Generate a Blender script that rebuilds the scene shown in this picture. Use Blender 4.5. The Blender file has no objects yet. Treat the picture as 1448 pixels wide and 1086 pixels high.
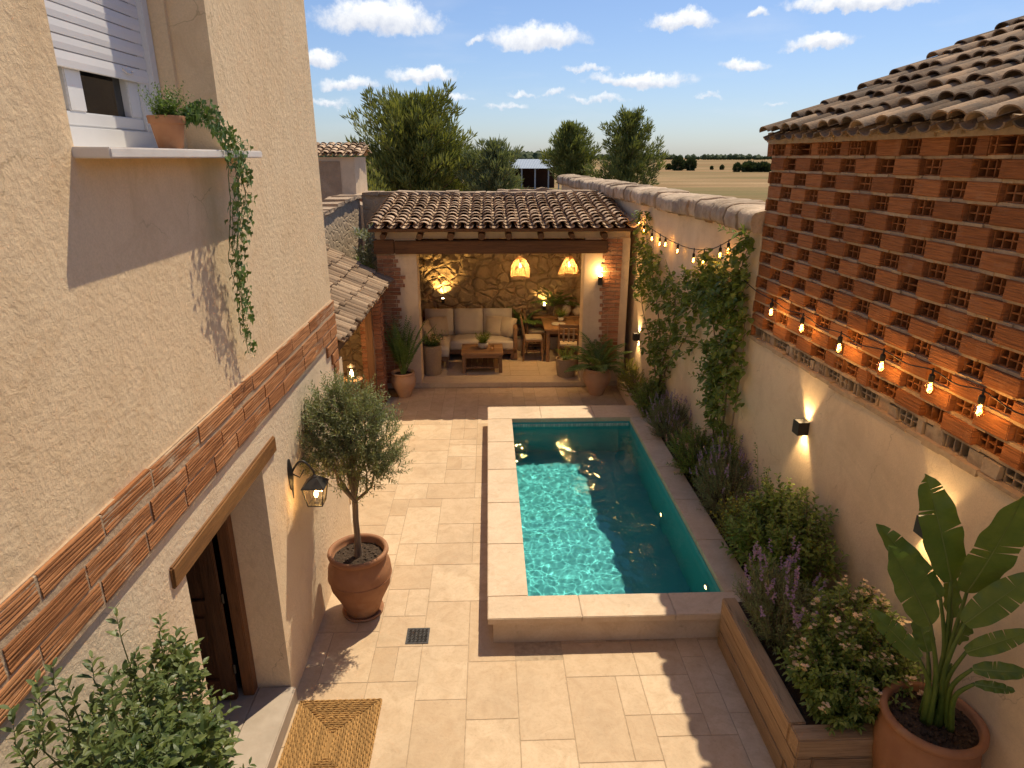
import bpy, bmesh, math, random
from mathutils import Vector, noise, Matrix
random.seed(7)
R = math.radians
C = bpy.context.scene
V = Vector
# ------------------------------------------------------------------ camera
CAMH = 4.2
PITCH, YAW = 19.0427, 1.9793
cam = bpy.data.cameras.new('camera'); co = bpy.data.objects.new('camera', cam); C.collection.objects.link(co)
cam.sensor_width = 36; cam.lens = 36 * 930 / 1448; cam.clip_start = .05; cam.clip_end = 6000
co.location = (0, 0, CAMH); co.rotation_euler = (R(90 - PITCH), 0, R(-YAW)); C.camera = co
C.render.resolution_x = 1024; C.render.resolution_y = 768
# ------------------------------------------------------------------ light
SUN = V((.305, .43, 1)).normalized()
s = bpy.data.lights.new('sun', 'SUN'); so = bpy.data.objects.new('sun', s); C.collection.objects.link(so)
s.energy = 3.2; s.angle = R(.5); s.color = (1, .868, .65); s.cycles.is_caustics_light = True
so.location = (6, 8, 18); so.rotation_euler = SUN.to_track_quat('Z', 'Y').to_euler()
C.view_settings.view_transform = 'Standard'; C.view_settings.look = 'None'
C.view_settings.exposure = 0.62; C.view_settings.gamma = 1
C.cycles.use_denoising = True
C.cycles.max_bounces = 8; C.cycles.diffuse_bounces = 4; C.cycles.transmission_bounces = 6; C.cycles.transparent_max_bounces = 8
C.cycles.sample_clamp_indirect = 6
C.render.film_transparent = False


def pix_dir(x, y):                       # direction of a point of the sky
    f = V((math.sin(R(YAW)) * math.cos(R(PITCH)), math.cos(R(YAW)) * math.cos(R(PITCH)), -math.sin(R(PITCH))))
    r = V((math.cos(R(YAW)), -math.sin(R(YAW)), 0)); u = r.cross(f)
    return (f + r * (x - 724) / 930 - u * (y - 543) / 930)


def at(x, y, axis, val):                 # point of plane axis=val seen in that direction
    d = pix_dir(x, y); c = V((0, 0, CAMH)); t = (val - c[axis]) / d[axis]
    return c + d * t


def build_world():
    w = bpy.data.worlds.new('World'); C.world = w; w.use_nodes = True
    nt = w.node_tree; N = nt.nodes; L = nt.links; N.clear()
    out = N.new('ShaderNodeOutputWorld'); bg = N.new('ShaderNodeBackground'); L.new(bg.outputs[0], out.inputs[0])
    sky = N.new('ShaderNodeTexSky'); sky.sky_type = 'NISHITA'; sky.sun_disc = False
    sky.sun_elevation = math.asin(SUN.z); sky.sun_rotation = math.atan2(SUN.x, SUN.y)
    sky.air_density = 1.0; sky.dust_density = .6; sky.ozone_density = 2.0
    tc = N.new('ShaderNodeTexCoord')
    bg.inputs[1].default_value = .10

    def m(op, a, b=None, c=None, cl=False):
        n = N.new('ShaderNodeMath'); n.operation = op; n.use_clamp = cl
        for i, q in enumerate((a, b, c)):
            if q is None: continue
            if isinstance(q, (int, float)): n.inputs[i].default_value = q
            else: L.new(q, n.inputs[i])
        return n.outputs[0]

    def vm(op, a, b):
        n = N.new('ShaderNodeVectorMath'); n.operation = op
        for i, q in enumerate((a, b)):
            if isinstance(q, (tuple, Vector)): n.inputs[i].default_value = q
            elif isinstance(q, float): n.inputs[3].default_value = q
            else: L.new(q, n.inputs[i])
        return n
    d = tc.outputs['Generated']
    n1 = N.new('ShaderNodeTexNoise'); n1.inputs['Scale'].default_value = 26; n1.inputs['Detail'].default_value = 7; n1.inputs['Roughness'].default_value = .62
    L.new(d, n1.inputs['Vector'])
    off = vm('SUBTRACT', n1.outputs['Color'], (.5, .5, .5)).outputs[0]
    sc = N.new('ShaderNodeVectorMath'); sc.operation = 'SCALE'; L.new(off, sc.inputs[0]); sc.inputs[3].default_value = .040
    dd = vm('ADD', d, sc.outputs[0]).outputs[0]
    clouds = [(537, 30, 112, 36), (762, 58, 84, 26), (452, 84, 36, 20), (598, 108, 62, 15), (498, 120, 62, 13), (965, 34, 62, 19),
              (1070, 26, 17, 10), (1050, 94, 46, 13), (1160, 62, 58, 16), (1213, 4, 118, 21), (828, 98, 40, 8), (905, 114, 90, 16),
              (848, 143, 55, 8), (783, 133, 26, 6), (740, 134, 26, 6), (1000, 137, 26, 6), (676, 62, 22, 8), (716, 151, 44, 7),
              (640, 138, 38, 7), (1096, 152, 22, 5), (462, 143, 40, 8), (1300, -90, 150, 30), (300, -60, 200, 40), (800, -120, 190, 34),
              (1560, 90, 90, 20), (200, 120, 120, 20)]
    best = None; shade = None
    for (x, y, hw, hh) in clouds:
        c = pix_dir(x, y); ln = c.length; c = c / ln
        r = V((c.y, -c.x, 0)).normalized(); u = r.cross(c)
        k = 930 * ln
        a = vm('DOT_PRODUCT', dd, r * (k / hw)).outputs['Value']
        # offset: dot(c,r)=0, dot(c,u)=0
        b = vm('DOT_PRODUCT', dd, u * (k / hh)).outputs['Value']
        b2 = m('MAXIMUM', b, m('MULTIPLY', b, -1.9))
        q = m('SUBTRACT', 1.0, m('MULTIPLY_ADD', b2, b2, m('MULTIPLY', a, a)))
        q = m('MULTIPLY', q, min(1.0, .35 + hh / 28.))
        best = q if best is None else m('MAXIMUM', best, q)
        sh = m('MULTIPLY', m('MAXIMUM', q, 0.0), b)
        shade = sh if shade is None else m('ADD', shade, sh)
    n2 = N.new('ShaderNodeTexNoise'); n2.inputs['Scale'].default_value = 60; n2.inputs['Detail'].default_value = 6; n2.inputs['Roughness'].default_value = .65
    L.new(d, n2.inputs['Vector'])
    dens = m('ADD', best, m('MULTIPLY', m('SUBTRACT', n2.outputs['Fac'], .56), 1.1))
    mr = N.new('ShaderNodeMapRange'); mr.interpolation_type = 'SMOOTHSTEP'; L.new(dens, mr.inputs[0])
    mr.inputs[1].default_value = .0; mr.inputs[2].default_value = .80
    # wispy veil between the puffs
    n3 = N.new('ShaderNodeTexNoise'); n3.inputs['Scale'].default_value = 6; n3.inputs['Detail'].default_value = 8
    mp = N.new('ShaderNodeMapping'); mp.inputs['Scale'].default_value = (1, 1, 5); L.new(d, mp.inputs[0]); L.new(mp.outputs[0], n3.inputs['Vector'])
    veil = N.new('ShaderNodeMapRange'); L.new(n3.outputs['Fac'], veil.inputs[0]); veil.inputs[1].default_value = .52; veil.inputs[2].default_value = .85; veil.inputs[4].default_value = .22
    sepz = N.new('ShaderNodeSeparateXYZ'); L.new(d, sepz.inputs[0])
    front = m('GREATER_THAN', sepz.outputs['Y'], .1)
    fac = m('MULTIPLY', m('MAXIMUM', mr.outputs[0], veil.outputs[0]), front)
    sz0 = sepz
    cs = N.new('ShaderNodeMapRange'); L.new(m('ADD', shade, m('MULTIPLY', m('SUBTRACT', n2.outputs['Fac'], .5), .5)), cs.inputs[0]); cs.inputs[1].default_value = -.22; cs.inputs[2].default_value = .34
    cc = N.new('ShaderNodeMixRGB'); L.new(cs.outputs[0], cc.inputs[0]); cc.inputs[1].default_value = (4.6, 4.9, 5.6, 1); cc.inputs[2].default_value = (7.4, 7.4, 7.3, 1)
    tint = N.new('ShaderNodeMixRGB'); tint.blend_type = 'MULTIPLY'; tint.inputs[0].default_value = 1; L.new(sky.outputs[0], tint.inputs[1]); hz = N.new('ShaderNodeMapRange'); L.new(sz0.outputs['Z'], hz.inputs[0]); hz.inputs[1].default_value = 0; hz.inputs[2].default_value = .30
    tg = N.new('ShaderNodeMixRGB'); L.new(hz.outputs[0], tg.inputs[0]); tg.inputs[1].default_value = (.60, .66, .82, 1); tg.inputs[2].default_value = (.62, .68, .80, 1); L.new(tg.outputs[0], tint.inputs[2])
    mix = N.new('ShaderNodeMixRGB'); L.new(fac, mix.inputs[0]); L.new(tint.outputs[0], mix.inputs[1]); L.new(cc.outputs[0], mix.inputs[2])
    L.new(mix.outputs[0], bg.inputs[0])


build_world()

# ------------------------------------------------------------------ materials
MATS = {}


class NT:
    def __init__(self, name):
        self.m = bpy.data.materials.new(name); self.m.use_nodes = True
        self.N = self.m.node_tree.nodes; self.L = self.m.node_tree.links
        self.b = self.N['Principled BSDF']; self.out = self.N['Material Output']
        self.tc = self.N.new('ShaderNodeTexCoord').outputs['Object']; MATS[name] = self.m

    def math(self, op, a, b=None, c=None, cl=False):
        n = self.N.new('ShaderNodeMath'); n.operation = op; n.use_clamp = cl
        for i, q in enumerate((a, b, c)):
            if q is None: continue
            if isinstance(q, (int, float)): n.inputs[i].default_value = q
            else: self.L.new(q, n.inputs[i])
        return n.outputs[0]

    def noise(self, scale, detail=4, rough=.55, vec=None, stretch=None, out='Fac', dist=0):
        n = self.N.new('ShaderNodeTexNoise'); n.inputs['Scale'].default_value = scale; n.inputs['Detail'].default_value = detail
        n.inputs['Roughness'].default_value = rough; n.inputs['Distortion'].default_value = dist
        v = vec or self.tc
        if stretch:
            mp = self.N.new('ShaderNodeMapping'); mp.inputs['Scale'].default_value = stretch; self.L.new(v, mp.inputs[0]); v = mp.outputs[0]
        self.L.new(v, n.inputs['Vector'])
        return n.outputs[out]

    def voro(self, scale, feature='F1', out='Distance', vec=None, stretch=None, rnd=1):
        n = self.N.new('ShaderNodeTexVoronoi'); n.feature = feature; n.inputs['Scale'].default_value = scale
        n.inputs['Randomness'].default_value = rnd
        v = vec or self.tc
        if stretch:
            mp = self.N.new('ShaderNodeMapping'); mp.inputs['Scale'].default_value = stretch; self.L.new(v, mp.inputs[0]); v = mp.outputs[0]
        self.L.new(v, n.inputs['Vector'])
        return n.outputs[out]

    def warp(self, sc, amt):
        sn = self.N.new('ShaderNodeVectorMath'); sn.operation = 'SCALE'; sn.inputs[3].default_value = amt
        self.L.new(self.noise(sc, 5, .6, out='Color'), sn.inputs[0])
        dn = self.N.new('ShaderNodeVectorMath'); dn.operation = 'ADD'; self.L.new(self.tc, dn.inputs[0]); self.L.new(sn.outputs[0], dn.inputs[1])
        return dn.outputs[0]

    def mr(self, v, a, b, c=0., d=1., smooth=False):
        n = self.N.new('ShaderNodeMapRange'); self.L.new(v, n.inputs[0])
        if smooth: n.interpolation_type = 'SMOOTHSTEP'
        for i, q in enumerate((a, b, c, d)): n.inputs[i + 1].default_value = q
        return n.outputs[0]

    def mix(self, f, a, b, mode='MIX'):
        n = self.N.new('ShaderNodeMixRGB'); n.blend_type = mode
        for i, q in enumerate((f, a, b)):
            if isinstance(q, (int, float)): n.inputs[i].default_value = q
            elif isinstance(q, tuple): n.inputs[i].default_value = (*q, 1)
            else: self.L.new(q, n.inputs[i])
        return n.outputs[0]

    def attr(self, name='var'):
        n = self.N.new('ShaderNodeAttribute'); n.attribute_name = name; return n.outputs['Fac']

    def bump(self, h, strength, dist):
        n = self.N.new('ShaderNodeBump'); n.inputs['Strength'].default_value = strength; n.inputs['Distance'].default_value = dist
        self.L.new(h, n.inputs['Height']); self.L.new(n.outputs[0], self.b.inputs['Normal']); return n

    def col(self, c): self.L.new(c, self.b.inputs['Base Color'])

    def rough(self, r, spec=.5):
        self.b.inputs['Roughness'].default_value = r; self.b.inputs['Specular IOR Level'].default_value = spec


def scale(c, k): return tuple(min(1, x * k) for x in c)


def mk(name, c1, c2=None, ns=6, rough=.8, bump=.4, bd=.004, bs=60, stretch=None, var=.25, spec=.3, metal=0, dirt=None, sheen=0):
    t = NT(name); c2 = c2 or scale(c1, .75)
    f = t.mr(t.noise(ns, 5, .6, stretch=stretch), .32, .68)
    c = t.mix(f, c1, c2)
    if dirt:
        c = t.mix(t.mr(t.noise(ns * .35, 6, .7), .52, .75), c, dirt)
    if var:
        k = t.mr(t.attr(), 0, 1, 1 - var, 1 + var)
        n = t.N.new('ShaderNodeVectorMath'); n.operation = 'SCALE'; t.L.new(c, n.inputs[0]); t.L.new(k, n.inputs[3]); c = n.outputs[0]
    t.col(c); t.rough(rough, spec); t.b.inputs['Metallic'].default_value = metal
    if bump: t.bump(t.noise(bs, 5, .6, stretch=stretch), bump, bd)
    return t.m


def leafmat(name, c1, c2, rough=.45, trans=.35, var=.45):
    t = NT(name)
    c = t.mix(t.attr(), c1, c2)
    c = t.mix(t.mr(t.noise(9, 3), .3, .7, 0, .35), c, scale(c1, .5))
    t.col(c); t.rough(rough, .35)
    tr = t.N.new('ShaderNodeBsdfTranslucent'); tc = t.mix(1., c, (1.0, 1.0, .45), 'MULTIPLY')
    k = t.N.new('ShaderNodeVectorMath'); k.operation = 'SCALE'; k.inputs[3].default_value = 1.5; t.L.new(tc, k.inputs[0]); t.L.new(k.outputs[0], tr.inputs[0])
    ms = t.N.new('ShaderNodeMixShader'); ms.inputs[0].default_value = trans
    t.L.new(t.b.outputs[0], ms.inputs[1]); t.L.new(tr.outputs[0], ms.inputs[2]); t.L.new(ms.outputs[0], t.out.inputs[0])
    return t.m


def emit(name, c, strength):
    t = NT(name); t.b.inputs['Base Color'].default_value = (*c, 1); t.b.inputs['Emission Color'].default_value = (*c, 1)
    t.b.inputs['Emission Strength'].default_value = strength; return t.m


def plaster(name, c1, c2, stain, rough_amt=1.):
    t = NT(name)
    c = t.mix(t.mr(t.noise(1.3, 6, .62), .3, .7), c1, c2)
    c = t.mix(t.mr(t.noise(3.2, 8, .75, dist=.6), .50, .70, 0, .65), c, stain)
    c = t.mix(t.mr(t.noise(.8, 7, .7, dist=.8), .50, .62, 0, .45), c, scale(c2, .84))
    st = t.noise(1.0, 6, .6, stretch=(3.5, 3.5, .35))          # water streaks
    c = t.mix(t.mr(st, .55, .78, 0, .4), c, scale(stain, .9))
    c = t.mix(t.mr(t.noise(95, 3, .6), .40, .62, 0, .30), c, scale(c1, .72))
    cr = t.voro(1.15, 'DISTANCE_TO_EDGE', vec=t.warp(1.6, .55))          # hairline cracks, here and there
    ck = t.math('MULTIPLY', t.mr(cr, 0, .006, 1, 0), t.mr(t.noise(1.7, 3), .52, .60))
    c = t.mix(t.math('MULTIPLY', ck, .55), c, scale(stain, .55))
    t.col(c); t.rough(.92, .15)
    a = t.noise(85, 6, .72, dist=.25)
    b = t.noise(17, 6, .66, dist=.5)
    v = t.voro(34, 'SMOOTH_F1')
    h = t.math('ADD', t.math('MULTIPLY', a, .55), t.math('ADD', t.math('MULTIPLY', b, .9), t.math('MULTIPLY', v, .35)))
    t.bump(h, .8 * rough_amt, .009)
    return t.m


plaster('plaster_house', (.86, .66, .42), (.82, .60, .365), (.68, .47, .26), 1.)
plaster('plaster_low', (.82, .66, .46), (.77, .60, .41), (.62, .46, .30), 1.)
plaster('plaster_wall', (.80, .63, .43), (.74, .57, .38), (.62, .45, .28), .6)
plaster('plaster_pavilion', (.74, .59, .42), (.60, .46, .32), (.50, .36, .22), .4)


def limestone(name, c1, c2, vein, var=.12):
    t = NT(name)
    c = t.mix(t.attr(), c1, c2)
    c = t.mix(t.mr(t.noise(5.5, 8, .68, dist=1.0), .42, .7, 0, .6), c, vein)
    c = t.mix(t.mr(t.noise(38, 5, .7), .5, .75, 0, .35), c, scale(vein, .8))
    c = t.mix(t.mr(t.noise(1.1, 7, .68, dist=.5), .48, .70, 0, .50), c, scale(c2, .70))
    c = t.mix(t.mr(t.noise(11, 6, .75), .60, .72, 0, .4), c, scale(vein, .6))
    c = t.mix(t.mr(t.voro(9, 'DISTANCE_TO_EDGE', vec=None), 0, .012, .10, 0), c, scale(c1, 1.25))
    t.col(c); t.rough(.62, .35)
    h = t.math('ADD', t.noise(40, 6, .7), t.math('MULTIPLY', t.noise(7, 4, .6), 1.2))
    t.bump(h, .35, .006)
    return t.m


limestone('limestone', (.64, .48, .31), (.52, .37, .225), (.42, .275, .15))
limestone('coping_stone', (.68, .53, .37), (.62, .47, .315), (.50, .345, .21))
limestone('terrace_stone', (.62, .49, .34), (.56, .44, .30), (.46, .34, .22))
mk('grout', (.50, .38, .25), (.34, .25, .16), ns=20, rough=.95, var=0)
mk('threshold', (.44, .36, .28), (.36, .29, .22), ns=7, rough=.7, bump=.3, var=.1)


def brickmat(name, c1, c2, axis_stretch, dirt, grooves=1., wave=None):
    t = NT(name)
    c = t.mix(t.attr(), c1, c2)
    c = t.mix(t.mr(t.noise(14, 5, .65, stretch=axis_stretch), .45, .72, 0, .7), c, scale(c1, .55))
    c = t.mix(t.mr(t.noise(4, 7, .75), .55, .74, 0, .7), c, dirt)
    t.col(c); t.rough(.9, .15)
    g = t.noise(16, 3, .5, stretch=axis_stretch)
    h = t.math('ADD', t.math('MULTIPLY', g, 1.3 * grooves), t.math('MULTIPLY', t.noise(70, 5, .7), .35))
    t.bump(h, .8, .012)
    return t.m


brickmat('brick_band', (.33, .135, .052), (.46, .21, .088), (.25, .25, 5.5), (.50, .32, .19), .9)
brickmat('brick_lattice', (.26, .100, .040), (.42, .170, .068), (.3, .3, 5.), (.38, .20, .11), 1.4)
brickmat('brick_hollow', (.24, .095, .038), (.33, .135, .055), (1, 1, 1), (.40, .26, .16), .4)
brickmat('brick_small', (.30, .12, .06), (.46, .23, .13), (1, 1, 3), (.52, .38, .26), .6)
brickmat('rubble_grey', (.33, .26, .19), (.42, .34, .25), (1, 1, 1), (.20, .15, .11), .8)
mk('mortar_pale', (.54, .39, .25), (.44, .31, .195), ns=16, rough=.95, bump=.8, bd=.01, bs=40, var=.1)
mk('mortar', (.46, .34, .22), (.36, .26, .165), ns=16, rough=.95, bump=.8, bd=.01, bs=40, var=.1)
mk('recess_shade', (.07, .03, .018), (.04, .018, .01), ns=12, rough=1, var=0)  # near black, the shade of deep recesses put into the colour


def tilemat(name, c1, c2, grey, k=.6):
    t = NT(name)
    c = t.mix(t.attr(), c1, c2)
    c = t.mix(t.mr(t.noise(5, 7, .72), .40, .66, 0, k), c, grey)
    c = t.mix(t.mr(t.noise(26, 6, .75), .54, .72, 0, .6), c, scale(grey, .38))
    c = t.mix(t.mr(t.noise(34, 5, .7), .60, .72, 0, .5), c, (.45, .40, .30))
    n = t.N.new('ShaderNodeVectorMath'); n.operation = 'SCALE'; t.L.new(c, n.inputs[0]); t.L.new(t.mr(t.attr(), 0, 1, .62, 1.30), n.inputs[3])
    t.col(n.outputs[0]); t.rough(.93, .12); t.bump(t.noise(45, 6, .7), .8, .012); return t.m


tilemat('roof_tile', (.46, .30, .19), (.56, .40, .265), (.38, .29, .205), .55)
tilemat('roof_tile_grey', (.25, .165, .105), (.36, .245, .155), (.150, .125, .10), .9)
tilemat('roof_tile_left', (.30, .195, .12), (.37, .26, .165), (.22, .165, .115), .65)


def woodmat(name, c1, c2, ax, rough=.65, k=1.):
    t = NT(name)
    st = {0: (.6, 9, 9), 1: (9, .6, 9), 2: (9, 9, .6)}[ax]
    f = t.noise(3.2, 7, .7, stretch=st, dist=.4)
    c = t.mix(t.mr(f, .36, .64), c1, c2)
    c = t.mix(t.mr(t.noise(9, 4, .6, stretch=st), .55, .75, 0, .75), c, scale(c2, .38))
    n = t.N.new('ShaderNodeVectorMath'); n.operation = 'SCALE'; t.L.new(c, n.inputs[0]); t.L.new(t.mr(t.attr(), 0, 1, .75, 1.25), n.inputs[3])
    t.col(n.outputs[0]); t.rough(rough, .3)
    t.bump(t.math('ADD', f, t.noise(20, 4, .6, stretch=st)), .6 * k, .008)
    return t.m


woodmat('wood_lintel', (.26, .120, .036), (.15, .066, .021), 1, .6)
woodmat('wood_beam', (.16, .075, .032), (.10, .045, .02), 0, .7)
woodmat('wood_rafter', (.17, .085, .04), (.10, .05, .022), 1, .7)
woodmat('wood_door', (.10, .045, .022), (.06, .027, .014), 2, .5)
woodmat('wood_jamb', (.17, .075, .032), (.11, .048, .02), 2, .5)
woodmat('wood_planter', (.42, .28, .155), (.30, .19, .10), 1, .8, 1.3)
woodmat('wood_planter_x', (.42, .28, .155), (.30, .19, .10), 0, .8, 1.3)
woodmat('wood_furniture', (.30, .17, .085), (.22, .12, .06), 0, .5, .5)
woodmat('wood_post', (.17, .08, .04), (.10, .05, .025), 2, .7)
woodmat('bark', (.28, .21, .14), (.17, .125, .085), 2, .95, 1.6)
mk('terracotta', (.38, .185, .092), (.28, .128, .062), ns=5, rough=.72, bump=.35, bd=.006, bs=26, var=.05, dirt=(.42, .26, .155))
mk('terracotta_pale', (.52, .32, .20), (.45, .27, .165), ns=5, rough=.8, bump=.25, var=.05, dirt=(.50, .38, .28))
mk('soil', (.050, .032, .021), (.10, .066, .042), ns=30, rough=1, bump=1, bd=.03, bs=45, var=.4)
mk('pvc', (.74, .74, .74), (.68, .68, .69), ns=3, rough=.35, bump=0, var=.03, spec=.5, dirt=(.60, .58, .55))
mk('sill_white', (.74, .69, .63), (.66, .60, .54), ns=5, rough=.6, bump=.2, var=.05)
mk('shutter', (.72, .71, .71), (.67, .66, .67), ns=2, rough=.45, bump=0, var=.04, spec=.4, dirt=(.60, .56, .50))
mk('black_metal', (.018, .015, .013), (.03, .025, .02), ns=10, rough=.5, bump=.15, bs=80, var=0, spec=.5)
mk('bronze_metal', (.055, .038, .02), (.035, .025, .015), ns=10, rough=.45, bump=.1, bs=80, var=0, metal=.4)
mk('cable', (.012, .010, .009), (.02, .018, .016), ns=8, rough=.6, bump=0, var=0)
mk('grate', (.10, .095, .09), (.06, .055, .05), ns=20, rough=.55, bump=.2, var=0, metal=.5)
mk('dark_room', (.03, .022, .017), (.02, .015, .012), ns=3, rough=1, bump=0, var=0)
mk('fabric', (.56, .50, .42), (.50, .44, .37), ns=5, rough=.95, bump=.3, bd=.002, bs=220, var=.05)
mk('fabric_pillow', (.50, .42, .32), (.44, .37, .28), ns=7, rough=.95, bump=.3, bd=.002, bs=200, var=.05)
mk('wicker', (.50, .33, .17), (.38, .25, .12), ns=40, rough=.7, bump=.4, bs=120, var=.2)
mk('basket_weave', (.40, .30, .19), (.30, .22, .14), ns=30, rough=.9, bump=.8, bd=.008, bs=60, stretch=(1, 1, 3), var=.1)
mk('stone_pot', (.50, .45, .38), (.40, .35, .29), ns=14, rough=.85, bump=.4, var=0)
mk('jute', (.46, .265, .095), (.33, .18, .06), ns=60, rough=.95, bump=1, bd=.008, bs=95, var=.28)
mk('sheet_metal', (.36, .40, .44), (.30, .34, .37), ns=2, rough=.45, bump=0, var=.1, metal=.3)
mk('mud_wall', (.42, .30, .20), (.33, .235, .155), ns=3, rough=1, bump=.9, bd=.04, bs=12, var=.1, dirt=(.50, .39, .27))
mk('rubble_coping', (.54, .41, .29), (.35, .26, .175), ns=7, rough=.95, bump=1, bd=.03, bs=11, var=.30, dirt=(.36, .23, .15))
mk('ceramic', (.6, .55, .48), (.5, .46, .4), ns=8, rough=.3, bump=0, var=0)
mk('pool_trim', (.50, .53, .47), (.36, .45, .42), ns=20, rough=.4, bump=.1, var=.2)


def fieldmat():
    t = NT('field')
    c = t.mix(t.mr(t.noise(.05, 6, .65, stretch=(.25, 1, 1)), .40, .60), (.27, .165, .078), (.42, .275, .145))
    c = t.mix(t.mr(t.noise(.02, 5, .65, stretch=(.16, 1.0, 1)), .50, .58), c, (.15, .14, .055))
    c = t.mix(t.mr(t.noise(.017, 4, .6, stretch=(.12, 1.2, 1), dist=.3), .56, .62), c, (.34, .17, .085))
    c = t.mix(t.mr(t.noise(.25, 6, .7, stretch=(.3, 1, 1)), .42, .66, 0, .8), c, (.24, .165, .08))
    c = t.mix(t.mr(t.noise(1.6, 6, .75), .48, .66, 0, .6), c, (.15, .125, .055))
    t.col(c); t.rough(1, .05); t.bump(t.noise(3, 6, .7), .8, .1)


fieldmat()


def stonewall(name, c1, c2, joint, sc, bd, st=(1, 1, 1.35)):
    t = NT(name)
    dn = t.N.new('ShaderNodeVectorMath'); dn.operation = 'ADD'
    sn = t.N.new('ShaderNodeVectorMath'); sn.operation = 'SCALE'; sn.inputs[3].default_value = .22
    t.L.new(t.noise(3.5, 3, .5, out='Color'), sn.inputs[0]); t.L.new(t.tc, dn.inputs[0]); t.L.new(sn.outputs[0], dn.inputs[1])
    v = dn.outputs[0]
    e = t.voro(sc, 'DISTANCE_TO_EDGE', vec=v, stretch=st); cc = t.voro(sc, 'F1', 'Color', vec=v, stretch=st)
    sx = t.N.new('ShaderNodeSeparateColor'); t.L.new(cc, sx.inputs[0])
    c = t.mix(sx.outputs[0], c1, c2)
    c = t.mix(t.mr(t.noise(9, 6, .7), .45, .7, 0, .5), c, scale(c2, .6))
    c = t.mix(t.mr(e, .02, .085, 1, 0), c, joint)
    t.col(c); t.rough(.95, .15)
    h = t.math('ADD', t.math('MULTIPLY', t.mr(e, 0, .16, 0, 1, True), 1.6), t.math('ADD', t.math('MULTIPLY', sx.outputs[1], .9), t.math('MULTIPLY', t.noise(10, 6, .7), 1.1)))
    t.bump(h, 1., bd)


stonewall('stone_interior', (.44, .32, .19), (.36, .26, .15), (.33, .235, .14), 3.4, .03)
stonewall('rubble_wall', (.56, .43, .29), (.47, .35, .235), (.54, .41, .275), 5, .005)


def watermat():
    m = bpy.data.materials.new('water'); m.use_nodes = True; nt = m.node_tree; nt.nodes.clear(); MATS['water'] = m
    g = nt.nodes.new('ShaderNodeBsdfGlass'); g.inputs['IOR'].default_value = 1.33; g.inputs['Roughness'].default_value = 0
    g.inputs['Color'].default_value = (.80, .97, .97, 1)
    o = nt.nodes.new('ShaderNodeOutputMaterial'); nt.links.new(g.outputs[0], o.inputs[0])


watermat()
mk('pool_liner', (.075, .335, .345), (.09, .38, .385), ns=3, rough=.6, bump=0, var=0)


def glassmat(name, col, rough=.02, alpha=.35):
    t = NT(name); tr = t.N.new('ShaderNodeBsdfTransparent'); tr.inputs[0].default_value = (*col, 1)
    gl = t.N.new('ShaderNodeBsdfGlossy'); gl.inputs['Roughness'].default_value = rough
    ms = t.N.new('ShaderNodeMixShader'); ms.inputs[0].default_value = alpha
    t.L.new(tr.outputs[0], ms.inputs[1]); t.L.new(gl.outputs[0], ms.inputs[2]); t.L.new(ms.outputs[0], t.out.inputs[0])


glassmat('glass_clear', (1, .93, .8), .02, .12)
glassmat('bulb_glass', (1, .80, .45), .02, .10)


def darkglass():
    t = NT('window_glass'); t.b.inputs['Base Color'].default_value = (.012, .012, .012, 1); t.rough(.04, .7)


darkglass()
WARM = (1.0, .60, .22)
emit('filament', (1, .60, .20), 28)
emit('filament_soft', (1, .60, .24), 14)
emit('lamp_face', (1, .72, .38), 22)
emit('pool_lamp', (1, .60, .20), 7)

leafmat('leaf_olive', (0.144, 0.177, 0.076), (0.321, 0.338, 0.16), .5, .25)
leafmat('leaf_bush', (.060, .100, .030), (.185, .225, .075), .42, .3)
leafmat('leaf_lime', (0.16, 0.2, 0.03), (0.28, 0.29, 0.04), .45, .35)
leafmat('leaf_ivy', (0.067, 0.127, 0.033), (0.178, 0.267, 0.063), .4, .25)
leafmat('leaf_vine', (0.109, 0.173, 0.04), (0.309, 0.364, 0.091), .45, .3)
leafmat('leaf_shrub', (0.117, 0.189, 0.039), (0.305, 0.37, 0.091), .45, .28)
leafmat('leaf_lavender', (0.162, 0.208, 0.1), (0.306, 0.342, 0.154), .6, .25)
leafmat('leaf_palm', (0.081, 0.163, 0.049), (0.195, 0.293, 0.081), .4, .25)
leafmat('leaf_pine', (0.119, 0.147, 0.042), (0.35, 0.357, 0.098), .6, .22)
leafmat('leaf_pine_far', (0.112, 0.147, 0.045), (0.308, 0.329, 0.098), .6, .22)
leafmat('leaf_greytree', (0.137, 0.173, 0.082), (0.3, 0.328, 0.155), .6, .22)
leafmat('leaf_agave', (0.17, 0.19, 0.14), (0.3, 0.31, 0.22), .5, .2)
leafmat('leaf_farbush', (0.04, 0.065, 0.02), (0.085, 0.11, 0.035), .8, .1)
leafmat('petal_lilac', (.30, .20, .40), (.50, .36, .56), .7, .35)
leafmat('petal_cream', (.82, .62, .46), (.88, .74, .58), .7, .35)
leafmat('petal_yellow', (.50, .42, .04), (.65, .55, .08), .7, .35)
leafmat('petal_pink', (.55, .28, .30), (.62, .38, .36), .7, .35)


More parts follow.
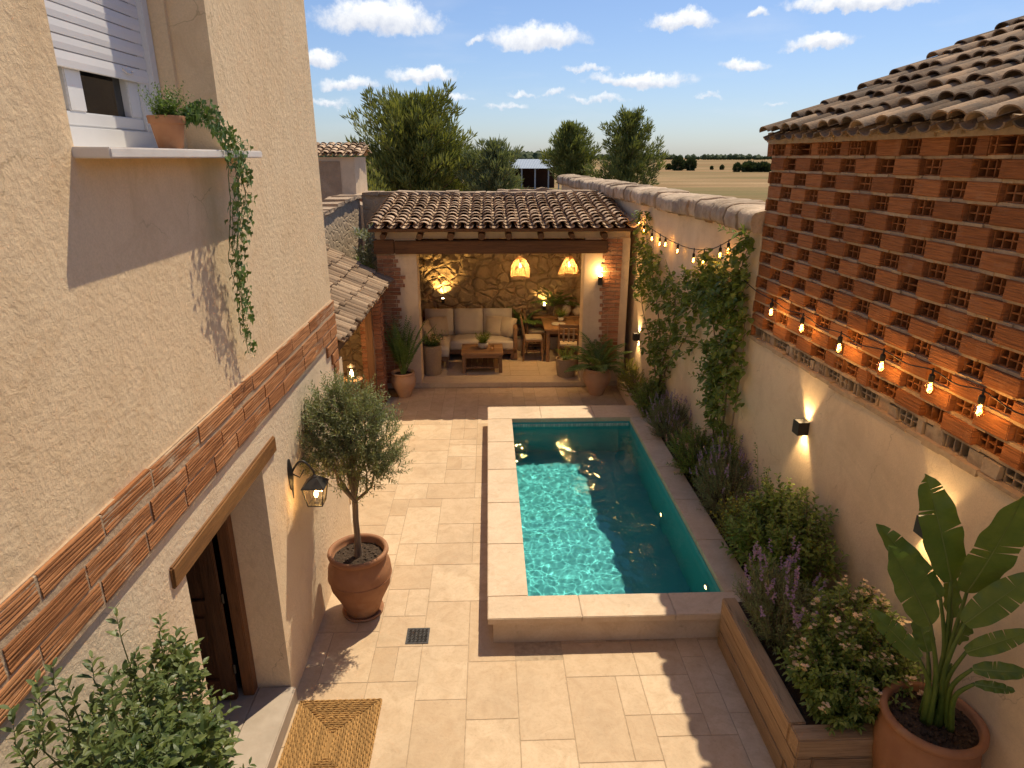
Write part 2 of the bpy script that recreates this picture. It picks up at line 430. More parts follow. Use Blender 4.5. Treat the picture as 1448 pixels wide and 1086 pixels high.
def banana():
    t = NT('leaf_strelitzia')
    sx = t.N.new('ShaderNodeAttribute'); sx.attribute_name = 'var'
    vein = t.N.new('ShaderNodeTexWave'); vein.inputs['Scale'].default_value = 1; t.L.new(sx.outputs['Fac'], vein.inputs['Vector'])
    c = t.mix(t.mr(t.noise(6, 4), .35, .65), (.085, .150, .030), (.150, .220, .045))
    c = t.mix(t.mr(sx.outputs['Fac'], .85, .9), c, (.20, .27, .08))
    c = t.mix(t.mr(t.noise(30, 6, .75), .60, .72, 0, .5), c, (.20, .16, .06))
    t.col(c); t.rough(.40, .4)
    t.bump(t.noise(48, 3, .6, stretch=(.3, 1, 1)), .4, .006)
    tr = t.N.new('ShaderNodeBsdfTranslucent'); tr.inputs[0].default_value = (.10, .20, .02, 1)
    ms = t.N.new('ShaderNodeMixShader'); ms.inputs[0].default_value = .25
    t.L.new(t.b.outputs[0], ms.inputs[1]); t.L.new(tr.outputs[0], ms.inputs[2]); t.L.new(ms.outputs[0], t.out.inputs[0])


banana()

# ------------------------------------------------------------------ mesh helpers
coll = C.collection


class MB:
    def __init__(self): self.v = []; self.f = []; self.mi = []; self.var = []; self.mats = []

    def mid(self, m):
        if m not in self.mats: self.mats.append(m)
        return self.mats.index(m)

    def add(self, vs, fs, m, var=None):
        k = len(self.v); i = self.mid(m); self.v.extend([tuple(q) for q in vs])
        if var is None: var = random.random()
        for f in fs: self.f.append(tuple(a + k for a in f)); self.mi.append(i); self.var.append(var)

    def quad(self, a, b, c, d, m, var=None): self.add([a, b, c, d], [(0, 1, 2, 3)], m, var)

    def box(self, lo, hi, m, var=None, M=None, jit=0):
        x0, y0, z0 = lo; x1, y1, z1 = hi
        vs = [V(p) for p in ((x0, y0, z0), (x1, y0, z0), (x1, y1, z0), (x0, y1, z0), (x0, y0, z1), (x1, y0, z1), (x1, y1, z1), (x0, y1, z1))]
        if jit: vs = [p + V((random.uniform(-jit, jit), random.uniform(-jit, jit), random.uniform(-jit, jit))) for p in vs]
        if M: vs = [M @ p for p in vs]
        self.add(vs, [(0, 3, 2, 1), (4, 5, 6, 7), (0, 1, 5, 4), (1, 2, 6, 5), (2, 3, 7, 6), (3, 0, 4, 7)], m, var)

    def rbox(self, lo, hi, m, r=.01, seg=2, var=None, M=None, jit=0, puff=0):
        bm = bmesh.new(); bmesh.ops.create_cube(bm, size=1)
        c = [(a + b) / 2 for a, b in zip(lo, hi)]; d = [abs(b - a) for a, b in zip(lo, hi)]
        if puff: bmesh.ops.subdivide_edges(bm, edges=bm.edges[:], cuts=3, use_grid_fill=True)
        for v in bm.verts:
            if puff:
                p = v.co * 2; k = [1 - abs(p[i]) ** 2 for i in range(3)]
                ax = min(range(3), key=lambda i: d[i])
                o = [j for j in range(3) if j != ax]
                v.co[ax] *= 1 + puff * (k[o[0]] * k[o[1]]) - .25 * puff
            v.co = V((v.co[0] * d[0] + c[0], v.co[1] * d[1] + c[1], v.co[2] * d[2] + c[2]))
            if jit: v.co += V((random.uniform(-jit, jit), random.uniform(-jit, jit), random.uniform(-jit, jit)))
        if not puff: bmesh.ops.bevel(bm, geom=bm.edges[:], offset=min(r, min(d) * .45), segments=seg, affect='EDGES')
        bm.verts.ensure_lookup_table(); bm.verts.index_update()
        vs = [v.co.copy() for v in bm.verts]
        if M: vs = [M @ p for p in vs]
        self.add(vs, [tuple(v.index for v in f.verts) for f in bm.faces], m, var); bm.free()

    def tube(self, pts, rad, m, n=8, var=None, caps=True, flat=1.):
        pts = [V(p) for p in pts]
        if isinstance(rad, (int, float)): rad = [rad] * len(pts)
        vs = []; fs = []; up = V((0, 0, 1)); prev = None
        for i, p in enumerate(pts):
            d = (pts[min(i + 1, len(pts) - 1)] - pts[max(i - 1, 0)])
            if d.length < 1e-9: d = V((0, 0, 1))
            d.normalize()
            if prev is None:
                a = d.cross(up)
                if a.length < .01: a = d.cross(V((1, 0, 0)))
            else:
                a = prev - d * prev.dot(d)
                if a.length < 1e-6: a = d.cross(up)
            a.normalize(); prev = a; b = d.cross(a)
            for k in range(n):
                t = 2 * math.pi * k / n
                vs.append(p + (a * math.cos(t) + b * math.sin(t) * flat) * rad[i])
        for i in range(len(pts) - 1):
            for k in range(n):
                k2 = (k + 1) % n; fs.append((i * n + k, i * n + k2, (i + 1) * n + k2, (i + 1) * n + k))
        if caps:
            fs.append(tuple(range(n - 1, -1, -1))); fs.append(tuple((len(pts) - 1) * n + k for k in range(n)))
        self.add(vs, fs, m, var)

    def lathe(self, c, prof, m, n=32, var=None, M=None, sx=1, sy=1, wob=0):
        vs = []; fs = []; c = V(c)
        for (r, z) in prof:
            for k in range(n):
                t = 2 * math.pi * k / n; rr = r * (1 + wob * math.sin(3 * t + z * 9))
                p = V((rr * math.cos(t) * sx, rr * math.sin(t) * sy, z))
                vs.append((M @ p if M else p) + c)
        for i in range(len(prof) - 1):
            for k in range(n):
                k2 = (k + 1) % n; fs.append((i * n + k, i * n + k2, (i + 1) * n + k2, (i + 1) * n + k))
        fs.append(tuple(range(n - 1, -1, -1))); fs.append(tuple((len(prof) - 1) * n + k for k in range(n)))
        self.add(vs, fs, m, var)

    def leaf(self, p, d, L, W, m, up=None, fold=.2, droop=.0, var=None):
        d = V(d).normalized(); u = up or V((0, 0, 1)); sd = d.cross(u)
        if sd.length < .05: sd = d.cross(V((1, .3, 0)))
        sd.normalize(); n = sd.cross(d)
        q = p + d * (L * .48)
        self.add([p, q + sd * (W * .5) + n * (fold * W), p + d * L - V((0, 0, droop * L)), q - sd * (W * .5) + n * (fold * W)], [(0, 1, 2), (0, 2, 3)], m, var)

    def bigleaf(self, p, d, L, W, m, up=None, fold=.15, droop=.25, var=None):
        d = V(d).normalized(); u = up or V((0, 0, 1)); sd = d.cross(u)
        if sd.length < .05: sd = d.cross(V((1, .3, 0)))
        sd.normalize(); n = sd.cross(d)
        vs = [p]
        for t, w in ((.28, .42), (.58, .5), (.82, .27)):
            q = p + d * (L * t) - V((0, 0, droop * L * t * t)); vs += [q + sd * (W * w) + n * (fold * W * w * 2), q, q - sd * (W * w) + n * (fold * W * w * 2)]
        vs.append(p + d * L - V((0, 0, droop * L)))
        self.add(vs, [(0, 1, 2), (0, 2, 3), (1, 4, 5, 2), (2, 5, 6, 3), (4, 7, 8, 5), (5, 8, 9, 6), (7, 10, 8), (8, 10, 9)], m, var)

    def build(self, name, parent=None, loc=None, smooth=False, auto=None):
        if not self.v: return None
        if parent is not None:
            o0 = V((0, 0, 0)); q = parent
            while q is not None: o0 += q.location; q = q.parent
            org = o0; l = V((0, 0, 0))
        else:
            if loc is None:
                xs = [v[0] for v in self.v]; ys = [v[1] for v in self.v]; zs = [v[2] for v in self.v]
                loc = V(((min(xs) + max(xs)) / 2, (min(ys) + max(ys)) / 2, min(zs)))
            org = V(loc); l = V(loc)
        me = bpy.data.meshes.new(name)
        me.from_pydata([(v[0] - org.x, v[1] - org.y, v[2] - org.z) for v in self.v], [], self.f)
        for mn in self.mats: me.materials.append(MATS[mn])
        me.polygons.foreach_set('material_index', self.mi)
        a = me.attributes.new('var', 'FLOAT', 'FACE'); a.data.foreach_set('value', self.var)
        if smooth: me.shade_smooth()
        if auto is not None:
            me.shade_smooth(); me.set_sharp_from_angle(angle=R(auto))
        me.update()
        o = bpy.data.objects.new(name, me); coll.objects.link(o); o.location = l
        if parent is not None: o.parent = parent
        return o


def thing(name, label, cat, loc=(0, 0, 0), group=None):
    o = bpy.data.objects.new(name, None); coll.objects.link(o); o.location = loc; o.empty_display_size = .1
    o['label'] = label; o['category'] = cat
    if group: o['group'] = group
    return o


def tag(o, label, cat, group=None):
    o['label'] = label; o['category'] = cat
    if group: o['group'] = group
    return o


def struct(o, kind='structure'): o['kind'] = kind; return o


def copy_tree(o, parent=None):
    c = o.copy(); coll.objects.link(c); c.parent = parent
    for ch in [q for q in coll.objects if q.parent == o]: copy_tree(ch, c)
    return c


def lamp(kind, name, loc, energy, parent=None, color=WARM, size=.03, direction=None, spot=90, blend=.6):
    l = bpy.data.lights.new(name, kind); l.energy = energy; l.color = color
    l.shadow_soft_size = size
    if kind == 'SPOT': l.spot_size = R(spot); l.spot_blend = blend
    o = bpy.data.objects.new(name, l); coll.objects.link(o)
    base = V((0, 0, 0)); q = parent
    while q is not None: base += q.location; q = q.parent
    o.location = V(loc) - base
    if parent is not None: o.parent = parent
    if direction is not None: o.rotation_euler = (-V(direction)).to_track_quat('Z', 'Y').to_euler()
    return o


def rv(s=1.): return V((random.uniform(-s, s), random.uniform(-s, s), random.uniform(-s, s)))


def runit():
    while True:
        v = rv()
        if .01 < v.length < 1: return v.normalized()


def xwall(y): return 3.30 - .05 * y          # the long garden wall is not quite parallel to the pool


WN = V((-1, -.05, 0)).normalized(); WD = V((-.05, 1, 0)).normalized()


def W(y, off, z): return V((xwall(y), y, z)) + WN * off

# ------------------------------------------------------------------ ground
HX0, HX1, HY0, HY1 = .2, 2.35, 5.05, 9.75
g = MB(); S = 3500
for (a, b, c, d) in ((-S, -S, S, HY0), (-S, HY1, S, S), (-S, HY0, HX0, HY1), (HX1, HY0, S, HY1)):
    g.quad((a, b, -.03), (c, b, -.03), (c, d, -.03), (a, d, -.03), 'field')
struct(g.build('ground', loc=(0, 0, 0)))


def paving(name, x0, x1, y0, y1, z, mat, cell=.21, gap=.007, holes=(), sizes=((2, 3), (3, 2), (2, 2), (3, 3), (2, 4), (1, 2), (2, 1))):
    nx = int(round((x1 - x0) / cell)); ny = int(round((y1 - y0) / cell)); cx = (x1 - x0) / nx; cy = (y1 - y0) / ny
    occ = [[False] * ny for _ in range(nx)]; mb = MB()
    for j in range(ny):
        for i in range(nx):
            if occ[i][j]: continue
            opts = list(sizes); random.shuffle(opts)
            for (w, h) in opts + [(1, 1)]:
                if i + w <= nx and j + h <= ny and not any(occ[a][b] for a in range(i, i + w) for b in range(j, j + h)): break
            for a in range(i, i + w):
                for b in range(j, j + h): occ[a][b] = True
            X0, X1, Y0, Y1 = x0 + i * cx, x0 + (i + w) * cx, y0 + j * cy, y0 + (j + h) * cy
            if any(X1 > q[0] and X0 < q[2] and Y1 > q[1] and Y0 < q[3] for q in holes): continue
            dz = random.uniform(-.0006, .0006)
            e = gap / 2
            lo = (X0 + e, Y0 + e, z - .012); hi = (X1 - e, Y1 - e, z + dz)
            # tiny chamfer so that joints catch light
            bxs = [V((lo[0], lo[1], lo[2])), V((hi[0], lo[1], lo[2])), V((hi[0], hi[1], lo[2])), V((lo[0], hi[1], lo[2]))]
            k = .003
            mid_ = [V((lo[0], lo[1], hi[2] - .002)), V((hi[0], lo[1], hi[2] - .002)), V((hi[0], hi[1], hi[2] - .002)), V((lo[0], hi[1], hi[2] - .002))]
            top = [V((lo[0] + k, lo[1] + k, hi[2])), V((hi[0] - k, lo[1] + k, hi[2])), V((hi[0] - k, hi[1] - k, hi[2])), V((lo[0] + k, hi[1] - k, hi[2]))]
            fs = [(8, 9, 10, 11)] + [(r * 4 + q, r * 4 + (q + 1) % 4, (r + 1) * 4 + (q + 1) % 4, (r + 1) * 4 + q) for r in (0, 1) for q in range(4)]
            mb.add(bxs + mid_ + top, fs, mat, random.random())
    return mb


POOLX0, POOLX1, POOLY0, POOLY1 = -.05, 2.5, 4.87, 10.15
p = paving('patio', -1.70, 3.35, -1.0, 12.05, 0.0, 'limestone', holes=((.30, 5.15, 2.25, 9.66),))
g = MB()
for (a, b, c, d) in ((-1.72, -1, 3.35, HY0), (-1.72, HY1, 3.35, 12.05), (-1.72, HY0, HX0, HY1), (HX1, HY0, 3.35, HY1)):
    p.quad((a, b, -.0035), (c, b, -.0035), (c, d, -.0035), (a, d, -.0035), 'grout', .5)
struct(p.build('patio', loc=(0, 0, 0)))

# ------------------------------------------------------------------ pool
IX0, IX1, IY0, IY1, FZ, CZ, WZ = .33, 2.2, 5.19, 9.62, -.86, .30, .17
pool = thing('swimming_pool', 'small rectangular turquoise pool with raised pale stone coping', 'pool', (1.2, 7.5, 0))
b = MB()
# body ring (outer walls), coping slabs, liner
for lo, hi in (((0, 4.92, -.02), (2.45, IY0 - .012, .235)), ((0, IY1 + .012, -.02), (2.45, 10.1, .235)), ((0, IY0 - .012, -.02), (IX0 - .012, IY1 + .012, .235)), ((IX1 + .012, IY0 - .012, -.02), (2.45, IY1 + .012, .235))):
    b.box(lo, hi, 'coping_stone', .35)
b.build('basin_wall', pool)
cp = MB()


def slabs(x0, x1, y0, y1, n, axis):
    for i in range(n):
        if axis == 0: lo = (x0 + (x1 - x0) * i / n + .0015, y0, .235); hi = (x0 + (x1 - x0) * (i + 1) / n - .0015, y1, CZ)
        else: lo = (x0, y0 + (y1 - y0) * i / n + .0015, .235); hi = (x1, y0 + (y1 - y0) * (i + 1) / n - .0015, CZ)
        cp.rbox(lo, hi, 'coping_stone', .006, 2)


slabs(POOLX0, 2.5, POOLY0, IY0, 3, 0); slabs(POOLX0, 2.5, IY1, POOLY1, 3, 0)
slabs(POOLX0, IX0, IY0, IY1, 5, 1); slabs(IX1, 2.5, IY0, IY1, 5, 1)
cp.build('coping', pool, auto=40)
li = MB(); m = 'pool_liner'; e = .004
A, B_, Cc, D = (IX0, IY0), (IX1, IY0), (IX1, IY1), (IX0, IY1)
li.quad((IX0, IY0, FZ), (IX1, IY0, FZ), (IX1, IY1, FZ), (IX0, IY1, FZ), m, .5)
for (p0, p1) in ((B_, A), (Cc, B_), (D, Cc), (A, D)):
    li.quad((*p0, FZ), (*p1, FZ), (*p1, .234), (*p0, .234), m, .5)
lo_ = li.build('liner', pool); lo_.cycles.is_caustics_receiver = True
fr = MB()
for i in range(46):                                    # little frieze tiles at the waterline, far side
    x = IX0 + .012 + i * (IX1 - IX0 - .02) / 46
    fr.box((x, IY1 - .012, .135), (x + .034, IY1 - .002, .20), 'pool_trim', random.random())
fr.build('tile_frieze', pool)
for (yy, zz) in ((7.42, -.52), (5.62, -.08)):
    q = MB(); Mx = Matrix.Rotation(R(-90), 4, 'Y')
    q.lathe((IX1 - .003, yy, zz), [(.055, 0), (.055, .012), (.046, .018)], 'ceramic', 20, M=Mx)
    h = q.build('underwater_light', pool)
    q = MB(); q.lathe((IX1 - .021, yy, zz), [(.035, 0), (.03, .004), (.01, .008)], 'pool_lamp', 16, M=Mx); q.build('lens', h)
nx, ny = 150, 340
vs = []; fs = []
for j in range(ny + 1):
    for i in range(nx + 1):
        x = IX0 + (IX1 - IX0) * i / nx; y = IY0 + (IY1 - IY0) * j / ny
        z = WZ + .0060 * noise.noise(V((x * 3.6 + .4 * y, y * 3.6, 0))) + .0019 * noise.noise(V((x * 10, y * 10, 5))) + .0006 * noise.noise(V((x * 24, y * 24, 9)))
        vs.append((x, y, z))
for j in range(ny):
    for i in range(nx):
        k = j * (nx + 1) + i; fs.append((k, k + 1, k + nx + 2, k + nx + 1))
wb = MB(); wb.add(vs, fs, 'water', .5)
wo = struct(wb.build('pool_water', loc=(1.2, 7.5, WZ), smooth=True)); wo.cycles.is_caustics_caster = True

# ------------------------------------------------------------------ roof tiles


def tiles(mb, org, across, down, ncol, pitch, nrow, exp, r, mat, lift=.03, jit=.006, seg=7, thick=.014, channel=True, amp=.62):
    across = V(across).normalized(); down = V(down).normalized(); n = across.cross(down)
    if n.z < 0: n = -n
    org = V(org); L = exp * 1.28

    def piece(c, top, convex, r0, r1, var, rot):
        vs = []; a2 = (across + down * rot).normalized(); d2 = (down - across * rot).normalized()
        for (t, rr, th) in ((0, r0, 0), (1, r1, 0), (0, r0 - thick, 0), (1, r1 - thick, 0)):
            lf = (lift * t * 1.0) if convex else (lift * .5 * t)
            for k in range(seg + 1):
                ang = math.pi * (.04 + .92 * k / seg)
                h = math.sin(ang) * rr * amp; x = math.cos(ang) * rr
                if not convex: h = -h
                vs.append(c + d2 * (L * t) + a2 * x + n * (h + lf))
        q = seg + 1; fs = []
        for k in range(seg):
            fs.append((k, k + 1, q + k + 1, q + k)); fs.append((2 * q + k, 3 * q + k, 3 * q + k + 1, 2 * q + k + 1))
            fs.append((q + k, q + k + 1, 3 * q + k + 1, 3 * q + k)); fs.append((k, 2 * q + k, 2 * q + k + 1, k + 1))
        fs += [(0, q, 3 * q, 2 * q), (seg, 2 * q + seg, 3 * q + seg, q + seg)]
        mb.add(vs, fs, mat, var)
    for i in range(ncol):
        for j in range(nrow):
            top = org + down * (exp * j - (L - exp)) + across * (pitch * (i + .5))
            o = rv(jit); o.z = abs(o.z)
            piece(top + n * (.040 + o.z) + across * o.x + down * (o.y * 3), 0, True, r * .86, r * 1.04, random.random(), random.uniform(-.03, .03))
            if channel and i < ncol:
                piece(top + across * pitch * .5 + n * (.054) + down * (o.y + .025), 0, False, r * 1.02, r * .88, random.random(), random.uniform(-.02, .02))


# ------------------------------------------------------------------ HOUSE on the left
HXF = -1.64; HC = 6.78
house = thing('house', 'tall house with warm cream rendered wall, brick band and recessed doorway', 'house', (-3, 4, 0))
WY0, WY1, WZ0, WZ1 = 2.83, 4.40, 4.24, 6.25
DY0, DY1, DZ1 = 3.05, 4.30, 2.13
w = MB()
ZT = 8.5; ZB = 2.62


def yz(y0, y1, z0, z1, m, x=HXF): w.quad((x, y0, z0), (x, y1, z0), (x, y1, z1), (x, y0, z1), m, .5)


# upper wall
yz(-6, WY0, ZB, ZT, 'plaster_house'); yz(WY1, HC, ZB, ZT, 'plaster_house'); yz(WY0, WY1, ZB, WZ0, 'plaster_house'); yz(WY0, WY1, WZ1, ZT, 'plaster_house')
# lower wall, its render a little paler
yz(-6, DY0, 0, ZB, 'plaster_low'); yz(DY1, HC, 0, ZB, 'plaster_low'); yz(DY0, DY1, DZ1, ZB, 'plaster_low')


def qd(a, b, c, d, m): w.quad(a, b, c, d, m, .5)


XB = -8.
# far end, back, roof, near end
qd((HXF, HC, 0), (XB, HC, 0), (XB, HC, ZB), (HXF, HC, ZB), 'plaster_low'); qd((HXF, HC, ZB), (XB, HC, ZB), (XB, HC, ZT), (HXF, HC, ZT), 'plaster_house')
qd((XB, -6, 0), (XB, -6, ZT), (XB, HC, ZT), (XB, HC, 0), 'plaster_house'); qd((HXF, -6, ZT), (HXF, HC, ZT), (XB, HC, ZT), (XB, -6, ZT), 'plaster_house')
qd((HXF, -6, 0), (HXF, -6, ZT), (XB, -6, ZT), (XB, -6, 0), 'plaster_house')
# window reveal (stepped far jamb), head, bed
XR = -2.06; XS = -1.86
for (x0, x1, y) in ((HXF, XS, WY1), (XS, XR, WY1 - .035)):
    qd((x0, y, WZ0), (x1, y, WZ0), (x1, y, WZ1), (x0, y, WZ1), 'plaster_house')
qd((XS, WY1, WZ0), (XS, WY1 - .035, WZ0), (XS, WY1 - .035, WZ1), (XS, WY1, WZ1), 'plaster_house')
qd((HXF, WY0, WZ0), (HXF, WY0, WZ1), (XR, WY0, WZ1), (XR, WY0, WZ0), 'plaster_house')
qd((HXF, WY0, WZ1), (HXF, WY1, WZ1), (XR, WY1, WZ1), (XR, WY0, WZ1), 'plaster_house')
qd((HXF, WY0, WZ0 - .05), (XR, WY0, WZ0 - .05), (XR, WY1, WZ0 - .05), (HXF, WY1, WZ0 - .05), 'plaster_house')
# door reveal
XD = -1.98
qd((HXF, DY1, 0), (XD, DY1, 0), (XD, DY1, DZ1), (HXF, DY1, DZ1), 'plaster_low')
qd((HXF, DY0, 0), (HXF, DY0, DZ1), (XD, DY0, DZ1), (XD, DY0, 0), 'plaster_low')
qd((HXF, DY0, DZ1), (HXF, DY1, DZ1), (XD, DY1, DZ1), (XD, DY0, DZ1), 'plaster_low')
w.build('wall', house)
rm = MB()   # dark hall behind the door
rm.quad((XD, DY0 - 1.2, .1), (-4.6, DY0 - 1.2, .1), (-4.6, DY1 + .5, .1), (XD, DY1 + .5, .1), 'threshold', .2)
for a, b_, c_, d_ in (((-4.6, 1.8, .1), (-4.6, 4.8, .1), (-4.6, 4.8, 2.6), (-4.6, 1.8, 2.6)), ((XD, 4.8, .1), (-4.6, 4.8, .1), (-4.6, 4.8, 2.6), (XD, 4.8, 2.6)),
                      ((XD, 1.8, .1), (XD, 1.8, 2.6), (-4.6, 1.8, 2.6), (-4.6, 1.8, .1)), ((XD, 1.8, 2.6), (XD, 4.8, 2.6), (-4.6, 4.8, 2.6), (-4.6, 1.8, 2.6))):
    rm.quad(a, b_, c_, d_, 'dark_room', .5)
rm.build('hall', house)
# brick band
bd = MB(); y = -6.0
mo = MB()
rows = ((2.694, 2.798, .46), (2.556, 2.660, .44), (2.438, 2.542, .34))
for (z0, z1, ln) in rows:
    y = -2.0 + random.random() * .3
    while y < HC + .02:
        l_ = ln * random.uniform(.75, 1.2); y1 = min(y + l_, HC + .03)
        if y1 - y > .06:
            # grooved brick: ridges as real geometry
            nr = 6; h = (z1 - z0) / nr; v_ = random.random(); xo = HXF + .024 + random.uniform(-.003, .004)
            dz0 = random.uniform(-.004, .004)
            prof = []
            for k in range(nr):
                zz = z0 + k * h + dz0; prof += [(xo - .0028, zz), (xo, zz + h * .3), (xo - .0005, zz + h * .75)]
            prof += [(xo - .0028, z1 + dz0)]
            prof = [(HXF - .01, z0 + dz0)] + prof + [(HXF - .01, z1 + dz0)]
            n_ = len(prof); seg = max(1, int((y1 - y) / .06)); vs = []
            for sidx in range(seg + 1):
                yy = y + .004 + (y1 - y - .008) * sidx / seg
                for (px, pz) in prof:
                    wv = noise.noise(V((yy * 7, pz * 30, 1))) * .004
                    vs.append((px + wv, yy, pz + noise.noise(V((yy * 4, z0 * 9, 7))) * .006))
            fs = [(s_ * n_ + k, (s_ + 1) * n_ + k, (s_ + 1) * n_ + k + 1, s_ * n_ + k + 1) for s_ in range(seg) for k in range(n_ - 1)]
            fs += [tuple(range(n_ - 1, -1, -1)), tuple(seg * n_ + k for k in range(n_))]
            bd.add(vs, fs, 'brick_band', v_)
        y = y1 + .008
for k, (z0, z1) in enumerate(((2.29, 2.40), (2.165, 2.275), (2.04, 2.15))):   # quoin below the band at the corner
    ln = (.42, .24, .16)[k]; bd.rbox((HXF - .01, HC + .02 - ln, z0), (HXF + .022, HC + .028, z1), 'brick_band', .006, 1, jit=.003)
mo.rbox((HXF - .02, -6, 2.41), (HXF + .0195, HC + .01, 2.803), 'mortar_pale', .008, 2, .4)
bd.build('brick_band', house); mo.build('band_mortar', house)
# window
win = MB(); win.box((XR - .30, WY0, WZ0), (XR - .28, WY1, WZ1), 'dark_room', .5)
fo = MB()
FX0, FX1 = -2.06, -1.985
for lo, hi in (((FX0, WY0, WZ0 + .001), (FX1, WY1 - .04, WZ0 + .10)), ((FX0, 4.20, WZ0 + .10), (FX1, 4.285, WZ1)), ((FX0, WY0, WZ0 + .10), (FX1, WY0 + .07, WZ1))):
    fo.rbox(lo, hi, 'pvc', .006, 2)
fo.rbox((FX0, 4.285, WZ0 + .10), (FX1 + .035, 4.362, WZ1), 'pvc', .006, 2)      # shutter guide rail
frame = fo.build('window', house, auto=40)
sa = MB()
for lo, hi in (((FX0 + .005, WY0 + .07, WZ0 + .102), (FX1 - .02, 4.198, WZ0 + .17)), ((FX0 + .005, 3.50, WZ0 + .17), (FX1 - .02, 3.64, WZ1)), ((FX0 + .005, 4.08, WZ0 + .17), (FX1 - .02, 4.198, WZ1))):
    sa.rbox(lo, hi, 'pvc', .006, 2)
sa.build('sash', frame, auto=40)
gl = MB(); gl.quad((FX0 + .015, WY0 + .07, WZ0 + .16), (FX0 + .015, 4.09, WZ0 + .16), (FX0 + .015, 4.09, WZ1), (FX0 + .015, WY0 + .07, WZ1), 'window_glass', .5)
gl.build('pane', frame)
sh = MB(); zz = 4.60; k = 0
while zz < WZ1:
    hgt = .066 if k else .075
    prof = [(FX1 - .008, zz), (FX1 + .005, zz + .002), (FX1 + .0075, zz + hgt * .45), (FX1 + .005, zz + hgt - .005), (FX1 - .003, zz + hgt - .004), (FX1 - .008, zz + hgt)]
    n_ = len(prof)
    vs = [(a, y_, z_) for y_ in (WY0 + .01, 4.292) for (a, z_) in prof]
    sh.add(vs, [(i, n_ + i, n_ + i + 1, i + 1) for i in range(n_ - 1)] + [tuple(range(n_)), tuple(n_ + i for i in range(n_))], 'shutter', random.random())
    zz += hgt; k += 1
shut = sh.build('roller_shutter', frame)
pl = MB(); pl.tube([(FX1 + .008, 4.0, 4.655), (FX1 + .018, 4.02, 4.635), (FX1 + .02, 4.06, 4.632), (FX1 + .018, 4.09, 4.64), (FX1 + .008, 4.10, 4.648)], .004, 'sill_white', 6); pl.build('pull_loop', shut)
sl = MB(); sl.rbox((-2.0, 2.81, 4.195), (-1.49, 4.66, 4.238), 'sill_white', .006, 2); sl.build('window_sill', house, auto=40)
# door
li2 = MB(); li2.rbox((-1.97, 2.90, 2.10), (-1.618, 4.60, 2.228), 'wood_lintel', .010, 2, .6, jit=.004); li2.build('lintel', house, auto=50)
ft = MB()
for lo, hi in (((-1.99, 4.205, .15), (-1.905, 4.296, 2.10)), ((-1.99, DY0 + .004, .15), (-1.905, DY0 + .08, 2.10)), ((-1.99, DY0 + .004, 2.02), (-1.905, 4.205, 2.097))):
    ft.rbox(lo, hi, 'wood_jamb', .006, 2)
ft.build('door_frame', house, auto=40)
dr = MB(); DYP = 4.17; X0, X1 = -2.86, -2.02
dr.rbox((X0, DYP, .165), (X1, DYP + .022, 2.0), 'wood_door', .004, 1, .4)
for (x0, x1, z0, z1) in ((X0, X0 + .11, .165, 2.0), (X1 - .11, X1, .165, 2.0), (X0 + .11, X1 - .11, .165, .36), (X0 + .11, X1 - .11, 1.88, 2.0), (X0 + .11, X1 - .11, .98, 1.10), (X0 + .385, X0 + .455, .36, 1.88)):
    dr.rbox((x0, DYP - .022, z0), (x1, DYP + .0, z1), 'wood_door', .006, 2)
for (x0, x1, z0, z1) in ((X0 + .14, X0 + .355, .40, .94), (X0 + .485, X1 - .14, .40, .94), (X0 + .14, X0 + .355, 1.14, 1.84), (X0 + .485, X1 - .14, 1.14, 1.84)):
    dr.rbox((x0, DYP - .014, z0), (x1, DYP - .001, z1), 'wood_door', .010, 2)
door = dr.build('door', house, auto=40)
hd = MB()
for z_ in (.45, 1.1, 1.75): hd = MB(); hd.tube([(X1 + .012, DYP, z_ - .04), (X1 + .012, DYP, z_ + .04)], .010, 'black_metal', 8); hd.build('hinge', door)
hd = MB(); hd.lathe((X0 + .06, DYP - .03, 1.04), [(.012, 0), (.012, .03), (.026, .04), (.028, .055), (.015, .065)], 'bronze_metal', 12, M=Matrix.Rotation(R(90), 4, 'X')); hd.build('door_knob', door, smooth=True)
st = MB(); st.rbox((-2.6, DY0 + .004, .0), (-1.90, DY1 - .004, .150), 'threshold', .004, 1, .5); st.rbox((-1.896, DY0 - .06 + .064, .0), (-1.60, DY1 - .004, .150), 'threshold', .008, 2, .7)
st.build('door_step', house, auto=40)
# skirting of stains: lantern
ln = thing('wall_lantern', 'black wrought iron lantern lit beside the doorway on the rendered wall', 'lantern', (-1.60, 4.87, 1.7))
a = MB(); Mx = Matrix.Rotation(R(90), 4, 'Y')
a.lathe((HXF, 4.87, 1.76), [(.045, 0), (.045, .01), (.03, .02), (.012, .028)], 'black_metal', 20, M=Mx @ Matrix.Diagonal((3.1, 1, 1, 1)))
a.tube([(HXF + .012, 4.87, 1.66), (HXF + .012, 4.87, 1.545)], [.010, .003], 'black_metal', 8)
a.build('wall_plate', ln, auto=40)
a = MB(); pts = []
for i in range(15):
    t = i / 14
    pts.append(V((HXF + .02 + .17 * t, 4.87, 1.78 + .10 * math.sin(t * math.pi * .95) - .0 * t)))
pts += [V((HXF + .197, 4.87, 1.775)), V((HXF + .196, 4.87, 1.755))]
a.tube(pts, .0085, 'black_metal', 8); a.tube([(HXF + .02, 4.87, 1.77), (HXF + .08, 4.87, 1.735), (HXF + .12, 4.87, 1.80)], .006, 'black_metal', 6); a.build('arm', ln, smooth=True)
LX, LY, LZ = HXF + .196, 4.87, 1.50
